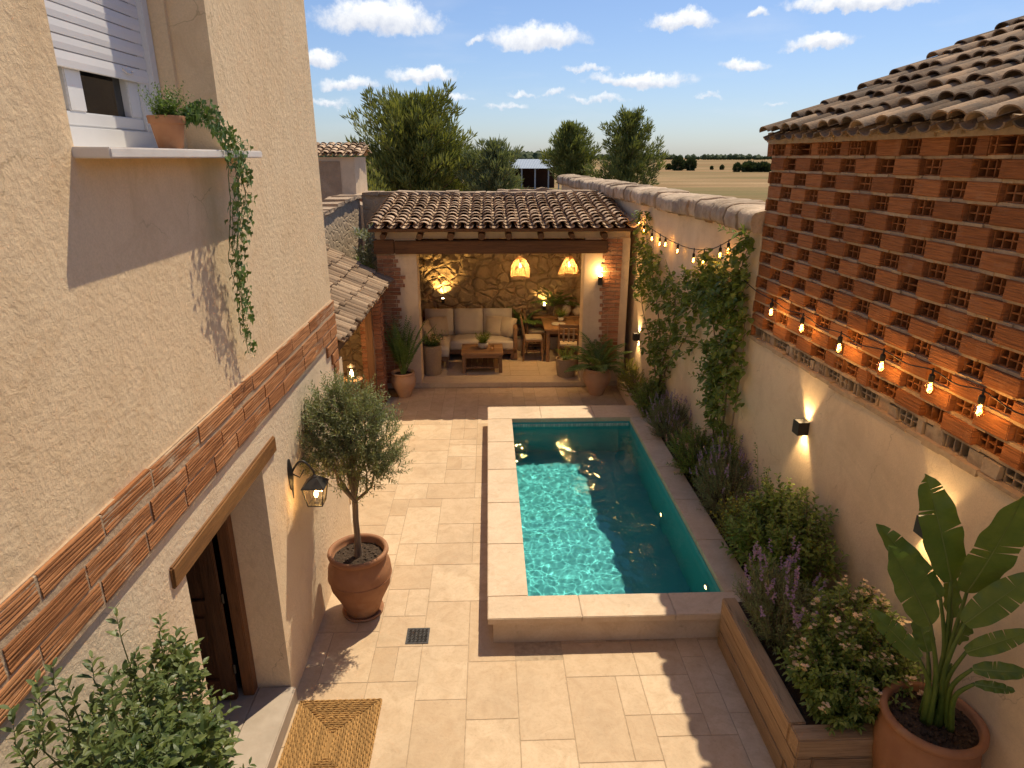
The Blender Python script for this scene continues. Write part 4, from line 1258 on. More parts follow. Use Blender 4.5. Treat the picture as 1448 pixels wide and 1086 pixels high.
def sconce(loc, label, grp, nrm, power=10, s_=.055, h_=.13):
    t = thing('wall_sconce', label, 'wall light', loc, grp)
    L0 = V(loc); nrm = V(nrm).normalized(); tan = V((-nrm.y, nrm.x, 0))
    M_ = Matrix(((tan.x, nrm.x, 0, L0.x), (tan.y, nrm.y, 0, L0.y), (0, 0, 1, L0.z), (0, 0, 0, 1)))
    a = MB()
    for lo, hi in (((-s_, .004, -h_ / 2), (-s_ + .006, .11, h_ / 2)), ((s_ - .006, .004, -h_ / 2), (s_, .11, h_ / 2)), ((-s_ + .006, .104, -h_ / 2), (s_ - .006, .11, h_ / 2)), ((-s_ + .006, .0, -h_ / 2), (s_ - .006, .006, h_ / 2))):
        a.box(lo, hi, 'black_metal', .5, M_)
    a.box((-s_ + .008, .008, -.008), (s_ - .008, .102, .008), 'black_metal', .5, M_)
    a.build('housing', t)
    for sg in (1, -1):
        a = MB(); a.box((-s_ + .010, .012, sg * .016 - .003), (s_ - .010, .098, sg * .016 + .003), 'lamp_face', .5, M_); a.build('diffuser', t)
        p_ = L0 + nrm * .055 + V((0, 0, sg * (h_ / 2 - .015)))
        lamp('SPOT', 'sconce_beam', p_, power, t, (1, .66, .30), .02, V((0, 0, sg)) - nrm * .28, 74, .5)
    return t


S1 = W(5.71, .0, 1.76); S2 = W(3.93, .0, 1.75); S3 = W(11.55, .0, 1.10)
GRP = 'box lights on the garden wall'
sconce(S1, 'black box light shining up and down on the bare plaster above the glossy shrub', GRP, WN, 11)
sconce(S2, 'black box light on the garden wall half hidden by the big paddle leaves', GRP, WN, 10)
sconce(S3, 'small box light on the garden wall beyond the leftmost climbing vine by the pavilion', GRP, WN, 12)

# ------------------------------------------------------------------ string lights


def catmull(P_, n=8):
    P_ = [V(q) for q in P_]; out = []
    for i in range(len(P_) - 1):
        p0 = P_[max(i - 1, 0)]; p1 = P_[i]; p2 = P_[i + 1]; p3 = P_[min(i + 2, len(P_) - 1)]
        for k in range(n):
            t = k / n; out.append(.5 * ((2 * p1) + (-p0 + p2) * t + (2 * p0 - 5 * p1 + 4 * p2 - p3) * t * t + (-p0 + 3 * p1 - 3 * p2 + p3) * t ** 3))
    out.append(P_[-1]); return out


def bulb(parent, p_, s_=1., light=None, drop=.03):
    a = MB(); p_ = V(p_)
    a.tube([p_ + V((0, 0, .015 * s_)), p_ + V((0, 0, -drop * s_))], .007 * s_, 'cable', 6)
    a.lathe(p_ + V((0, 0, -drop * s_ - .052 * s_)), [(.017 * s_, 0), (.019 * s_, .012 * s_), (.019 * s_, .045 * s_), (.012 * s_, .055 * s_)], 'cable', 12)
    so_ = a.build('socket', parent)
    c = p_ + V((0, 0, -drop * s_ - .052 * s_))
    a = MB(); a.lathe(c, [(.003 * s_, -.092 * s_), (.020 * s_, -.086 * s_), (.031 * s_, -.068 * s_), (.034 * s_, -.05 * s_), (.028 * s_, -.028 * s_), (.018 * s_, -.010 * s_), (.016 * s_, 0)], 'bulb_glass', 16); gl_ = a.build('bulb', parent, smooth=True)
    a = MB(); pts = [c + V((.010 * s_ * math.cos(t * 1.9), .010 * s_ * math.sin(t * 1.9), (-.018 - .009 * t) * s_)) for t in range(6)]
    a.tube(pts, .0048 * s_, 'filament', 5); a.build('filament', gl_)
    if light: lamp('POINT', 'bulb_light', c + V((0, 0, -.05 * s_)) + WN * .01, light, parent, WARM, .03)


sl1 = thing('string_lights', 'black cable with big glowing bulbs strung along the foot of the red brickwork', 'string lights', W(5, .12, 2.8), 'string lights')
cab = [W(7.3, .10, 2.92), W(6.45, .13, 2.84), W(5.83, .13, 2.83), W(5.2, .13, 2.82), W(4.63, .13, 2.835), W(4.1, .13, 2.85), W(3.66, .13, 2.86), W(3.2, .13, 2.84), W(2.4, .13, 2.95)]
cab2 = []
for i in range(len(cab) - 1):
    cab2.append(cab[i]); cab2.append((cab[i] + cab[i + 1]) / 2 + V((0, 0, -.028)))
cab2.append(cab[-1])
a = MB(); a.tube(catmull(cab2, 6), .0045, 'cable', 6); a.build('cable', sl1)
for q in cab[1:8]: bulb(sl1, q, 1.0, 1.7)
sl2 = thing('string_lights', 'swag of small glowing bulbs hanging on the far plaster wall between the two vines', 'string lights', W(9.5, .10, 3.0), 'string lights')
cab = [W(11.85, .08, 3.26), W(11.2, .09, 3.12), W(10.5, .10, 3.06), W(9.7, .11, 3.02), W(8.9, .12, 3.03), W(8.2, .12, 3.12), W(7.7, .12, 3.28), W(7.35, .12, 3.42)]
cc_ = catmull(cab, 8)
a = MB(); a.tube(cc_, .006, 'cable', 6); a.build('cable', sl2)
for k, i_ in enumerate((2, 6, 12, 17, 20, 26, 33, 37, 44, 48)):
    bulb(sl2, cc_[i_], .95, .9 if k % 2 == 0 else None, random.choice((.01, .03, .06)))

# ------------------------------------------------------------------ climbing vines


def vine(name, label, paths, bulges, base, nleaf, ls):
    t = thing(name, label, 'climbing plant', base, 'vines climbing the garden wall')
    lf = MB(); stm = MB()
    for pth in paths:
        cc = catmull([W(y_, .05, z_) for (y_, z_) in pth], 7)
        cc = [q + V((0, random.uniform(-.02, .02), random.uniform(-.02, .02))) for q in cc]
        n_ = len(cc); stm.tube(cc, [.014 * (1 - .75 * i / n_) for i in range(n_)], 'bark', 5)
    for (y_, z_, ry, rz, dens) in bulges:
        for k in range(int(nleaf * dens)):
            an = random.random() * 6.283; q = random.random() ** .6
            p_ = W(y_ + math.cos(an) * ry * q, random.uniform(.02, .20), z_ + math.sin(an) * rz * q)
            d = V((random.uniform(-.9, -.1), random.uniform(-1, 1), random.uniform(-.9, .5)))
            if random.random() < .12:
                sprig(lf, stm, p_, V((-.3, random.uniform(-.8, .8), random.uniform(-.5, .9))), random.uniform(.12, .3), 6, ls, ls * .6, 'leaf_vine', rad=.002)
            for j in range(3):
                o = rv(.035); lf.bigleaf(p_ + o, d + rv(.5), ls * random.uniform(.55, 1.25), ls * .72 * random.uniform(.7, 1.1), 'leaf_vine', droop=.15)
    lf.build('foliage', t); stm.build('stems', t)
    return t


vine('climbing_vine', 'slender climbing vine on the far plaster wall next to the pavilion corner',
     [[(10.1, .3), (10.05, .9), (10.2, 1.5), (10.6, 2.1), (11.2, 2.7), (11.4, 3.25)], [(10.0, .3), (9.95, 1.0), (9.7, 1.6), (9.6, 2.2), (10.2, 2.7)], [(9.9, .3), (9.8, 1.0), (9.3, 1.5), (8.9, 1.9), (8.7, 2.3)], [(10.1, .4), (10.5, 1.1), (11.2, 1.6), (11.5, 2.1)]],
     [(11.35, 3.0, .22, .35, 1.), (11.15, 2.55, .45, .3, 1.6), (10.6, 2.5, .4, .25, .9), (11.2, 2.1, .4, .3, 1.0), (10.4, 2.15, .5, .3, 1.3), (9.75, 2.3, .45, .3, 1.2), (9.7, 1.8, .45, .35, 1.2), (10.3, 1.35, .5, .35, 1.6), (9.8, 1.3, .4, .3, 1.1), (9.1, 1.7, .35, .3, .7), (10.0, .95, .35, .25, .7), (8.95, 2.2, .35, .2, .7), (8.7, 1.9, .25, .25, .3)],
     W(10.0, .08, .27), 44, .085)
vine('climbing_vine', 'bushier climbing vine spreading at the wall corner under the brick outbuilding',
     [[(7.5, .3), (7.45, 1.0), (7.5, 1.7), (7.6, 2.3), (7.5, 2.9), (7.3, 3.3)], [(7.6, .3), (7.75, 1.1), (7.9, 1.8), (8.2, 2.4), (8.5, 2.8)], [(7.4, .4), (7.2, 1.2), (7.15, 2.0), (7.2, 2.6)]],
     [(8.4, 2.62, .5, .25, 1.6), (7.8, 2.75, .45, .25, 1.7), (7.35, 2.9, .22, .3, .9), (7.35, 2.45, .3, .3, 1.5), (8.0, 2.4, .45, .2, 1.2), (7.75, 2.0, .35, .25, 1.2), (7.3, 2.0, .25, .3, .9), (7.65, 1.6, .4, .25, 1.1), (7.5, 1.25, .35, .25, .9), (7.35, .95, .3, .2, .6), (8.3, 2.95, .15, .2, .3), (7.22, 3.25, .1, .2, .3), (8.8, 2.4, .25, .2, .4), (7.1, 1.65, .18, .3, .3)],
     W(7.5, .08, .27), 50, .095)

# ------------------------------------------------------------------ flower bed and planter
sb = MB(); n_ = 40
vs = []; ROWS = 8
for k in range(n_ + 1):
    y_ = 4.86 + (11.9 - 4.86) * k / n_
    for j in range(ROWS + 1):
        x_ = 2.505 + (xwall(y_) - .004 - 2.505) * j / ROWS
        vs.append((x_, y_, .22 + .03 * noise.noise(V((x_ * 6, y_ * 6, 0)))))
sb.add(vs, [(k * (ROWS + 1) + j, k * (ROWS + 1) + j + 1, (k + 1) * (ROWS + 1) + j + 1, (k + 1) * (ROWS + 1) + j) for k in range(n_) for j in range(ROWS)], 'soil', .5)
struct(sb.build('bed_soil'))
kb = MB(); kb.rbox((2.43, 10.16, 0), (2.50, 11.9, .26), 'coping_stone', .006); kb.build('bed_kerb')
bpy.data.objects['bed_kerb']['kind'] = 'structure'
pb = thing('timber_planter', 'raised planter box of stacked weathered timber sleepers at the near end of the bed', 'planter', (2.6, 4.0, 0))
px0, px1, py0, py1 = 2.04, 3.08, 3.32, 4.84
for k, (z0, z1) in enumerate(((.002, .165), (.169, .332), (.336, .50))):
    a = MB(); a.rbox((px0 + (.0, .004, -.003)[k], py0 + .002 + (.14 if k % 2 == 0 else 0), z0), (px0 + .12, py1, z1), 'wood_planter', .010, 2, (.35, .6, .8)[k], jit=.002); a.build('sleeper', pb, auto=50)
    a = MB(); a.rbox((px0 + (0 if k % 2 == 0 else .124), py0, z0), (px1, py0 + .135, z1), 'wood_planter_x', .010, 2, (.5, .4, .7)[k], jit=.002); a.build('sleeper', pb, auto=50)
a = MB(); vs = []
for k in range(21):
    for j in range(15): x_ = px0 + .11 + (px1 - px0 - .0) * j / 14 * .93; y_ = py0 + .12 + (py1 - py0 - .10) * k / 20; vs.append((min(x_, xwall(y_) - .003), y_, .42 + .03 * noise.noise(V((x_ * 7, y_ * 7, 1)))))
a.add(vs, [(k * 15 + j, k * 15 + j + 1, (k + 1) * 15 + j + 1, (k + 1) * 15 + j) for k in range(20) for j in range(14)], 'soil', .5); a.build('soil', pb)


def loc_lobes(base, ls): return [((base[0] + c[0], base[1] + c[1], base[2] + c[2]), r) for c, r in ls]


BG = 'plants of the flower bed along the pool'
bs = (2.62, 11.0, .24); shrub('flowering_shrub', 'low green shrub dotted with tiny yellow blossoms at the far end of the flower bed', 'shrub', bs, loc_lobes(bs, [((-.12, -.25, .22), (.26, .5, .25)), ((-.08, .5, .2), (.22, .4, .22))]), 200, .16, 7, .045, .02, 'leaf_lime', BG, fl_cluster('petal_yellow', .35, .012, 3))
bs = (2.64, 9.85, .24); shrub('green_shrub', 'dense green shrub in the bed at the foot of the far climbing vine', 'shrub', bs, loc_lobes(bs, [((-.05, 0, .25), (.28, .45, .30))]), 300, .17, 8, .056, .028, 'leaf_shrub', BG)
bs = (2.68, 8.85, .24); shrub('lavender', 'farthest lavender clump in the bed, pale lilac flower specks beside the pool coping', 'lavender', bs, loc_lobes(bs, [((-.07, 0, .27), (.29, .42, .30))]), 330, .20, 10, .045, .012, 'leaf_lavender', BG, fl_spike('petal_lilac', .32, .08, .017, .05), surf=.5)
bs = (2.72, 7.72, .24); shrub('green_shrub', 'bushy green shrub with a few pink blooms under the climbing vine at the wall corner', 'shrub', bs, loc_lobes(bs, [((-.07, 0, .28), (.31, .46, .34)), ((.0, -.35, .25), (.22, .3, .26))]), 430, .18, 8, .056, .024, 'leaf_shrub', BG, fl_spike('petal_pink', .06, .09, .020, .06))
bs = (2.76, 6.72, .24); shrub('lavender', 'tall dusky lavender clump in the middle of the bed just past the yellow green plant', 'lavender', bs, loc_lobes(bs, [((-.06, 0, .30), (.31, .46, .36)), ((.02, .2, .45), (.20, .3, .28))]), 430, .22, 11, .046, .013, 'leaf_lavender', BG, fl_spike('petal_lilac', .30, .09, .018, .06), surf=.5)
bs = (2.70, 5.95, .24); shrub('spurge', 'bright yellow green spurge between the lavender and the big glossy shrub', 'plant', bs, loc_lobes(bs, [((-.08, 0, .30), (.24, .32, .26))]), 210, .19, 9, .034, .016, 'leaf_lime', BG, fl_cluster('petal_yellow', .5, .010, 4), upb=.7)
bs = (2.78, 5.30, .24); shrub('glossy_shrub', 'large broad leaved dark green shrub leaning on the garden wall behind the timber planter', 'shrub', bs, loc_lobes(bs, [((-.04, .10, .42), (.32, .46, .40)), ((.04, -.22, .78), (.18, .24, .26)), ((.0, .22, .80), (.17, .2, .20)), ((-.22, .35, .35), (.18, .3, .3)), ((.06, -.5, .50), (.15, .22, .3)), ((-.12, -.3, .5), (.2, .2, .3))]), 470, .26, 7, .098, .042, 'leaf_shrub', BG, None, big=True, surf=.35)
bs = (2.36, 4.32, .42); shrub('lavender', 'near lavender with large lilac spikes spilling over the timber planter corner by the pool', 'lavender', bs, loc_lobes(bs, [((0, .05, .22), (.26, .36, .24)), ((-.05, .2, .3), (.24, .26, .20))]), 430, .24, 12, .056, .012, 'leaf_lavender', BG, fl_spike('petal_lilac', .15, .12, .026, .10), surf=.4, upb=.7)
bs = (2.62, 3.86, .42); shrub('white_flower_bush', 'bush covered in small cream white blossoms filling the front of the timber planter', 'flowering bush', bs, loc_lobes(bs, [((-.02, -.10, .22), (.44, .42, .30)), ((.06, .08, .44), (.34, .34, .28)), ((-.2, -.22, .16), (.26, .26, .2))]), 760, .16, 6, .082, .031, 'leaf_shrub', BG, fl_cluster('petal_cream', .25, .021, 6, .032), big=True, surf=.35)
# two thin stemmed shoots rising against the wall
for (y_, z_, lb) in ((6.95, 1.15, 'wispy thin shoots rising against the wall between the corner vine and the dusky lavender'), (6.1, 1.12, 'wispy upright shoots against the wall above the yellow green spurge')):
    bs = (xwall(y_) - .10, y_, .24); t = thing('leafy_shoots', lb, 'plant', bs, BG); lf = MB(); stm = MB()
    for k in range(5):
        tp = V((xwall(y_) - random.uniform(.04, .14), y_ + random.uniform(-.35, .35), z_ + random.uniform(-.2, .15))); stm.tube([V(bs), V(bs).lerp(tp, .5) + rv(.03), tp], [.005, .004, .0015], 'leaf_shrub', 4)
        for j in range(10):
            q = V(bs).lerp(tp, .35 + .65 * j / 10); sprig(lf, None, q, V((-.3, random.uniform(-1, 1), .5)), .08, 3, .045, .026, 'leaf_shrub')
    lf.build('foliage', t); stm.build('stems', t)

# ------------------------------------------------------------------ big pot with paddle leaved plant
BP = (2.825, 3.21, 0)
bpot = thing('terracotta_pot', 'large rounded terracotta pot against the garden wall holding the paddle leaved plant', 'pot', BP)
a = MB(); r = .30
a.lathe(BP, [(.17, .0), (.19, .02), (.25, .20), (.292, .42), (.300, .56), (.285, .68), (.262, .735), (.262, .745), (.292, .755), (.305, .775), (.302, .80), (.285, .812), (.262, .806), (.255, .78), (.255, .745), (.03, .74)], 'terracotta', 56, .5)
a.build('pot_body', bpot, smooth=True)
a = MB(); vs = []
for j in range(9):
    for k in range(40):
        q = .256 * j / 8; an = 6.283 * k / 40; x, y_ = BP[0] + q * math.cos(an), BP[1] + q * math.sin(an); vs.append((x, y_, .755 + .014 * noise.noise(V((x * 25, y_ * 25, 0)))))
a.add(vs, [(j * 40 + k, j * 40 + (k + 1) % 40, (j + 1) * 40 + (k + 1) % 40, (j + 1) * 40 + k) for j in range(8) for k in range(40)], 'soil', .4)
for k in range(150):
    q = .245 * math.sqrt(random.random()); an = random.random() * 6.28; x, y_ = BP[0] + q * math.cos(an), BP[1] + q * math.sin(an); e_ = random.uniform(.003, .011)
    a.box((x - e_, y_ - e_, .755), (x + e_, y_ + e_, .755 + e_ * 1.6), 'soil', random.random(), jit=e_ * .5)
a.build('soil', bpot)
bop = thing('bird_of_paradise', 'bird of paradise plant with big paddle shaped leaves in the large terracotta pot', 'plant', (BP[0], BP[1], .75))


def paddle(b0, mid, b1, tip, width, nrm, fold=.25, curl=.05, splits=3, seed=0):
    """petiole b0..mid..b1, blade b1..tip"""
    rnd = random.Random(seed); a = MB(); b0, mid, b1, tip, nrm = V(b0), V(mid), V(b1), V(tip), V(nrm).normalized()
    pe = catmull([b0, mid, b1], 6); n_ = len(pe)
    a.tube(pe, [.021 * (1 - .60 * i / n_) for i in range(n_)], 'leaf_strelitzia', 8, .7)
    N_ = 28; d = (tip - b1); L = d.length; dn = d.normalized(); sd = dn.cross(nrm).normalized(); nr = sd.cross(dn)
    if nr.dot(nrm) < 0: nr = -nr
    dprev = (b1 - mid).normalized()
    mids = []
    for i in range(N_ + 1):
        t = i / N_; p_ = b1 + d * t + nr * (-curl * L * (t * t) + curl * L * t * .6)
        mids.append(p_)
    a.tube(mids, [.0065 * (1 - .8 * i / N_) + .0012 for i in range(N_ + 1)], 'leaf_strelitzia', 5, .95)

    def wd(t): return width * .50 * (max(0, math.sin(math.pi * min(1, t * .995 + .03) ** .84)) ** .50) + .002
    for side in (1, -1):
        sp = sorted(rnd.sample(range(5, N_ - 2), splits))
        off = 0; M_ = 5; rows_ = []
        for i in range(N_ + 1):
            t = i / N_; w_ = wd(t); row = []
            for j in range(M_ + 1):
                q = j / M_; wave = .010 * math.sin(i * .9 + side + seed) * q * q
                row.append(mids[i] + sd * (side * w_ * q) + nr * (fold * w_ * q * (1 - .35 * q) + wave) + dn * (w_ * q * .28) + nr * .003)
            rows_.append(row)
        for i in range(N_):
            top = rows_[i + 1]; bot = rows_[i]
            if i in sp:
                g_ = .55; top = [p_.lerp(bot[j], g_ * (j / M_) ** 2) for j, p_ in enumerate(top)]
            vs = bot + top
            a.add(vs, [(j, j + 1, M_ + 2 + j, M_ + 1 + j) for j in range(M_)], 'leaf_strelitzia', rnd.random() * .12 + .3)
    a.build('leaf', bop, smooth=True)


def pxy(x, y, Y): return at(x, y, 1, Y)


c0 = V((BP[0], BP[1], .76)); U = V((-.25, -1, .35))
PD = [  # base offset, blade base px/Y, tip px/Y, width, normal, fold
    ((.00, .05), (1345, 822, 3.30), (1312, 672, 3.42), .235, (-.1, -1, .30), .16, 3),
    ((.05, .02), (1367, 838, 3.22), (1450, 706, 3.05), .235, (-.25, -1, .25), .15, 2),
    ((-.04, -.03), (1316, 884, 3.08), (1262, 776, 3.02), .200, (-.3, -1, .65), .10, 1),
    ((-.01, .05), (1330, 846, 3.30), (1243, 742, 3.42), .150, (-.2, -1, .6), .22, 3),
    ((-.06, .0), (1300, 932, 3.12), (1230, 862, 3.20), .125, (-.25, -1, .8), .18, 3),
    ((.05, -.02), (1364, 882, 3.10), (1462, 812, 2.98), .165, (-.35, -.75, .9), .30, 2),
    ((.06, -.02), (1366, 922, 3.08), (1458, 893, 2.92), .110, (-.2, -.8, .9), .30, 3),
    ((.06, -.06), (1375, 946, 3.02), (1456, 952, 2.88), .095, (-.1, -.8, .9), .22, 2),
    ((.07, -.08), (1378, 967, 2.98), (1436, 977, 2.90), .060, (-.1, -.8, .9), .2, 2),
    ((.01, .07), (1346, 874, 3.36), (1341, 800, 3.44), .110, (0, -1, .2), .25, 1),
    ((-.03, .06), (1312, 922, 3.32), (1296, 868, 3.40), .120, (-.2, -1, .4), .2, 1),
    ((.03, .06), (1350, 910, 3.30), (1374, 868, 3.36), .110, (.1, -1, .4), .2, 1),
]
for i, (o, bb_, tt, wdt, nr_, fd, spn) in enumerate(PD):
    B1 = pxy(*bb_); T1 = pxy(*tt); b0_ = c0 + V((o[0], o[1], 0)); dir_ = (T1 - B1).normalized()
    for q in (B1, T1):
        q.x = min(q.x, xwall(q.y) - .03)
    md = b0_.lerp(B1, .55) + V((0, 0, .05)) - dir_ * (B1 - b0_).length * .10
    paddle(b0_, md, B1, T1, wdt, nr_, fd, .10, spn, i + 3)
for k in range(5):
    b0_ = c0 + V((random.uniform(-.05, .06), random.uniform(-.05, .06), 0)); a = MB(); tp = b0_ + V((random.uniform(-.06, .06), random.uniform(-.05, .05), random.uniform(.25, .5)))
    a.tube([b0_, b0_.lerp(tp, .5), tp], [.026, .018, .006], 'leaf_strelitzia', 8, .7); a.build('leaf_sheath', bop, smooth=True)

# ------------------------------------------------------------------ PAVILION
pv = thing('pavilion', 'open fronted garden pavilion with clay tiled roof, timber beam and brick edged pillars', 'pavilion', (.3, 13.2, 0))
PY = 12.0; BY = 14.6
a = MB(); a.rbox((-2.02, PY - .03, .0), (2.55, PY + .4, .095), 'terrace_stone', .01, 2, .6); a.build('front_step', pv)
fl = paving('floor', -1.95, 2.45, PY + .4, BY, .095, 'terrace_stone', .3)
fl.quad((-2, PY + .4, .085), (2.5, PY + .4, .085), (2.5, BY, .085), (-2, BY, .085), 'grout', .5)
fl.build('floor', pv)
a = MB(); a.box((-2.0, PY, .097), (-1.31, PY + .42, 2.82), 'plaster_pavilion', .5); a.build('pillar', pv)
a = MB(); a.box((1.74, PY, .097), (2.56, PY + .42, 2.82), 'plaster_pavilion', .5); a.build('pillar', pv)
random.seed(21)


def quoins(x_out, sgn, wmin, wmax, z0, z1, yface, mat='brick_small', rowh=.074):
    a = MB(); z_ = z0; k = 0
    while z_ < z1 - .02:
        wd = wmin + (wmax - wmin) * (.5 + .5 * noise.noise(V((z_ * 2.2, sgn * 5, 0))) * 1.6) * 1.0; wd = max(wmin, min(wmax, wd)); x = 0
        if k % 2: wd += .05
        first = random.choice((.10, .2))
        while x < wd - .03:
            l_ = min((first if x == 0 else random.choice((.2, .21, .12))), wd - x); xa, xb = x_out + sgn * (x + .006), x_out + sgn * (x + l_ - .006)
            a.box((min(xa, xb), yface - .016 - random.uniform(0, .008), z_ + .004), (max(xa, xb), yface + .05, z_ + rowh - .014), mat, random.random(), jit=.003); x += l_
        z_ += rowh; k += 1
    a.quad((x_out, yface - .006, z0), (x_out + sgn * wmin, yface - .006, z0), (x_out + sgn * wmin, yface - .006, z1), (x_out, yface - .006, z1), 'mortar', .8)
    return a


quoins(-2.02, 1, .26, .46, .10, 2.56, PY).build('brick_quoin', pv)
quoins(2.42, -1, .26, .42, .45, 2.80, PY).build('brick_quoin', pv)
a = MB(); a.rbox((-1.68, PY - .08, 2.56), (2.14, PY + .22, 2.79), 'wood_beam', .012, 2, .5, jit=.004); a.build('lintel_beam', pv)
a = MB(); a.rbox((-2.05, PY - .07, 2.56), (-1.69, PY + .22, 2.81), 'wood_beam', .012, 2, .9, jit=.004); a.build('beam_end', pv)
a = MB(); a.box((-2.03, PY + .02, 2.82), (2.55, PY + .16, 3.02), 'plaster_pavilion', .5); a.build('frieze', pv)
a = MB(); a.rbox((-2.10, 11.72, 2.965), (2.54, 11.76, 3.02), 'wood_rafter', .008, 1, .6, jit=.003); a.build('fascia', pv)
SL = (3.42 - 3.04) / (14.75 - 11.75)
for k, x in enumerate((-1.86, -1.22, -.67, -.13, .35, .92, 1.47, 2.05)):
    a = MB(); a.tube([(x, 11.78, 2.875), (x + random.uniform(-.02, .02), 13.2, 2.875 + 1.42 * SL), (x, 14.6, 2.875 + 2.82 * SL)], [.058 + random.uniform(-.008, .008)] * 3, 'wood_rafter', 12, .5); a.build('rafter', pv, auto=50)
a = MB(); a.add([(-2.08, 11.76, 2.985), (2.52, 11.76, 2.985), (2.52, 14.75, 2.985 + 2.99 * SL), (-2.08, 14.75, 2.985 + 2.99 * SL), (-2.08, 11.76, 3.01), (2.52, 11.76, 3.01), (2.52, 14.75, 3.01 + 2.99 * SL), (-2.08, 14.75, 3.01 + 2.99 * SL)],
                [(3, 2, 1, 0), (4, 5, 6, 7), (0, 1, 5, 4), (1, 2, 6, 5), (2, 3, 7, 6), (3, 0, 4, 7)], 'wood_rafter', .5); a.build('roof_boards', pv)
dn = V((0, -1, -SL)).normalized(); rl = 3.0
rt = MB(); tiles(rt, V((-2.12, 11.70, 3.005)) - dn * rl, (1, 0, 0), dn, 21, .2215, 12, rl / 12, .092, 'roof_tile', jit=.012, seg=7, thick=.014, lift=.04); rt.build('roof', pv, auto=50)
a = MB(); nx_, nz_ = 120, 70; vs = []          # back wall of rough stones, real relief
for j in range(nz_ + 1):
    for i in range(nx_ + 1):
        x = -1.99 + 4.5 * i / nx_; z = .09 + 3.1 * j / nz_
        q = V((x * 3.0, 0, z * 4.0)) + noise.noise_vector(V((x * 2, 3, z * 2))) * .6; dd, _p = noise.voronoi(q); h_ = min(1, (dd[1] - dd[0]) * 3)
        vs.append((x, BY - .03 - .040 * h_ ** .6 - .03 * noise.noise(V((x * 9, 1, z * 9))), z))
a.add(vs, [(j * (nx_ + 1) + i, j * (nx_ + 1) + i + 1, (j + 1) * (nx_ + 1) + i + 1, (j + 1) * (nx_ + 1) + i) for j in range(nz_) for i in range(nx_)], 'stone_interior', .5); a.build('back_wall', pv, smooth=True)
a = MB(); a.box((-2.02, PY + .42, .09), (-1.80, BY + .02, 3.10), 'stone_interior', .5); a.build('side_wall', pv)
a = MB(); a.box((2.30, PY + .42, .09), (2.54, BY + .02, 3.10), 'stone_interior', .5); a.build('side_wall', pv)

# wall lamp of the right pillar
t = thing('pillar_lamp', 'small black cylinder lamp shining on the brick edge of the right pavilion pillar', 'wall light', (2.03, PY - .01, 2.02))
a = MB(); a.lathe((2.03, PY - .07, 1.98), [(.040, 0), (.045, .01), (.045, .15), (.036, .155)], 'black_metal', 20); a.box((2.01, PY - .05, 2.02), (2.05, PY - .003, 2.08), 'black_metal'); a.build('housing', t, auto=40)
a = MB(); a.lathe((2.03, PY - .07, 2.138), [(.030, 0), (.034, .02), (.022, .05), (.004, .058)], 'filament_soft', 12); a.build('bulb', t, smooth=True)
lamp('POINT', 'pillar_light', (2.03, PY - .10, 2.24), 7, t, WARM, .03)

# interior spot lamps (uplights) on the stone wall
for (x, z, e_, lb) in ((-1.03, 1.22, 26, 'small black spot lamp lighting the stone wall above the sofa'), (1.22, 1.05, 24, 'small black spot lamp lighting the stone wall behind the dining table')):
    y_ = BY - .20
    t = thing('uplight', lb, 'spot lamp', (x, y_, z), 'spot lamps on the pavilion back wall')
    a = MB(); a.lathe((x, y_, z - .08), [(.03, 0), (.038, .01), (.038, .10), (.032, .105)], 'black_metal', 16); a.tube([(x, y_, z - .03), (x, BY - .06, z - .03)], .012, 'black_metal', 8); a.build('housing', t, auto=40)
    a = MB(); a.lathe((x, y_, z + .020), [(.030, 0), (.028, .008), (.01, .012)], 'lamp_face', 12); a.build('lens', t)
    lamp('SPOT', 'uplight_beam', (x, y_ - .01, z + .04), e_ * 2.2, t, (1, .62, .20), .02, V((0, .30, 1)), 105, .8)

# pendants


def pendant(x, y, ztop, zbot, r, shape, label):
    t = thing('pendant_lamp', label, 'pendant lamp', (x, y, zbot), 'woven pendant lamps in the pavilion')
    a = MB(); H_ = ztop - zbot
    prof = []
    for i in range(13):
        q = i / 12
        rr = r * (1.0 - .04 * q) if shape == 0 and q < .45 else (r * (.98 - .78 * ((q - .45) / .55) ** 1.7) if shape == 0 else r * (1 - .86 * q ** 1.15 + .10 * math.sin(q * 3.14)))
        prof.append((max(rr, .02), zbot + H_ * q))
    nr_ = 26
    for k in range(nr_):
        an = 6.283 * k / nr_; a.tube([(x + q[0] * math.cos(an + .15 * i / 12), y + q[0] * math.sin(an + .15 * i / 12), q[1]) for i, q in enumerate(prof)], .0058, 'wicker', 4, caps=False)
    for i in range(25):
        q = i / 24 * 12; k = min(int(q), 11); rr = prof[k][0] + (prof[k + 1][0] - prof[k][0]) * (q - k); zz = prof[k][1] + (prof[k + 1][1] - prof[k][1]) * (q - k)
        a.tube([(x + rr * math.cos(s_ * 6.283 / 24), y + rr * math.sin(s_ * 6.283 / 24), zz) for s_ in range(25)], .0032 if i else .009, 'wicker', 4, caps=False)
    a.build('shade', t)
    a = MB(); a.tube([(x, y, ztop - .10), (x, y, 3.02)], .006, 'cable', 6); a.lathe((x, y, ztop - .13), [(.018, 0), (.022, .04), (.012, .08)], 'cable', 10); a.build('cord', t)
    a = MB(); a.lathe((x, y, ztop - .24), [(.006, 0), (.020, .02), (.024, .045), (.016, .08), (.012, .11)], 'filament_soft', 12); a.build('bulb', t, smooth=True)
    lamp('POINT', 'pendant_light', (x, y, ztop - .20), 55, t, WARM, .04)


pendant(.61, 13.0, 2.36, 1.95, .185, 0, 'bell shaped woven pendant lamp hanging above the coffee table side')
pendant(1.58, 13.0, 2.38, 1.99, .21, 1, 'cone shaped woven pendant lamp hanging near the right pavilion pillar')

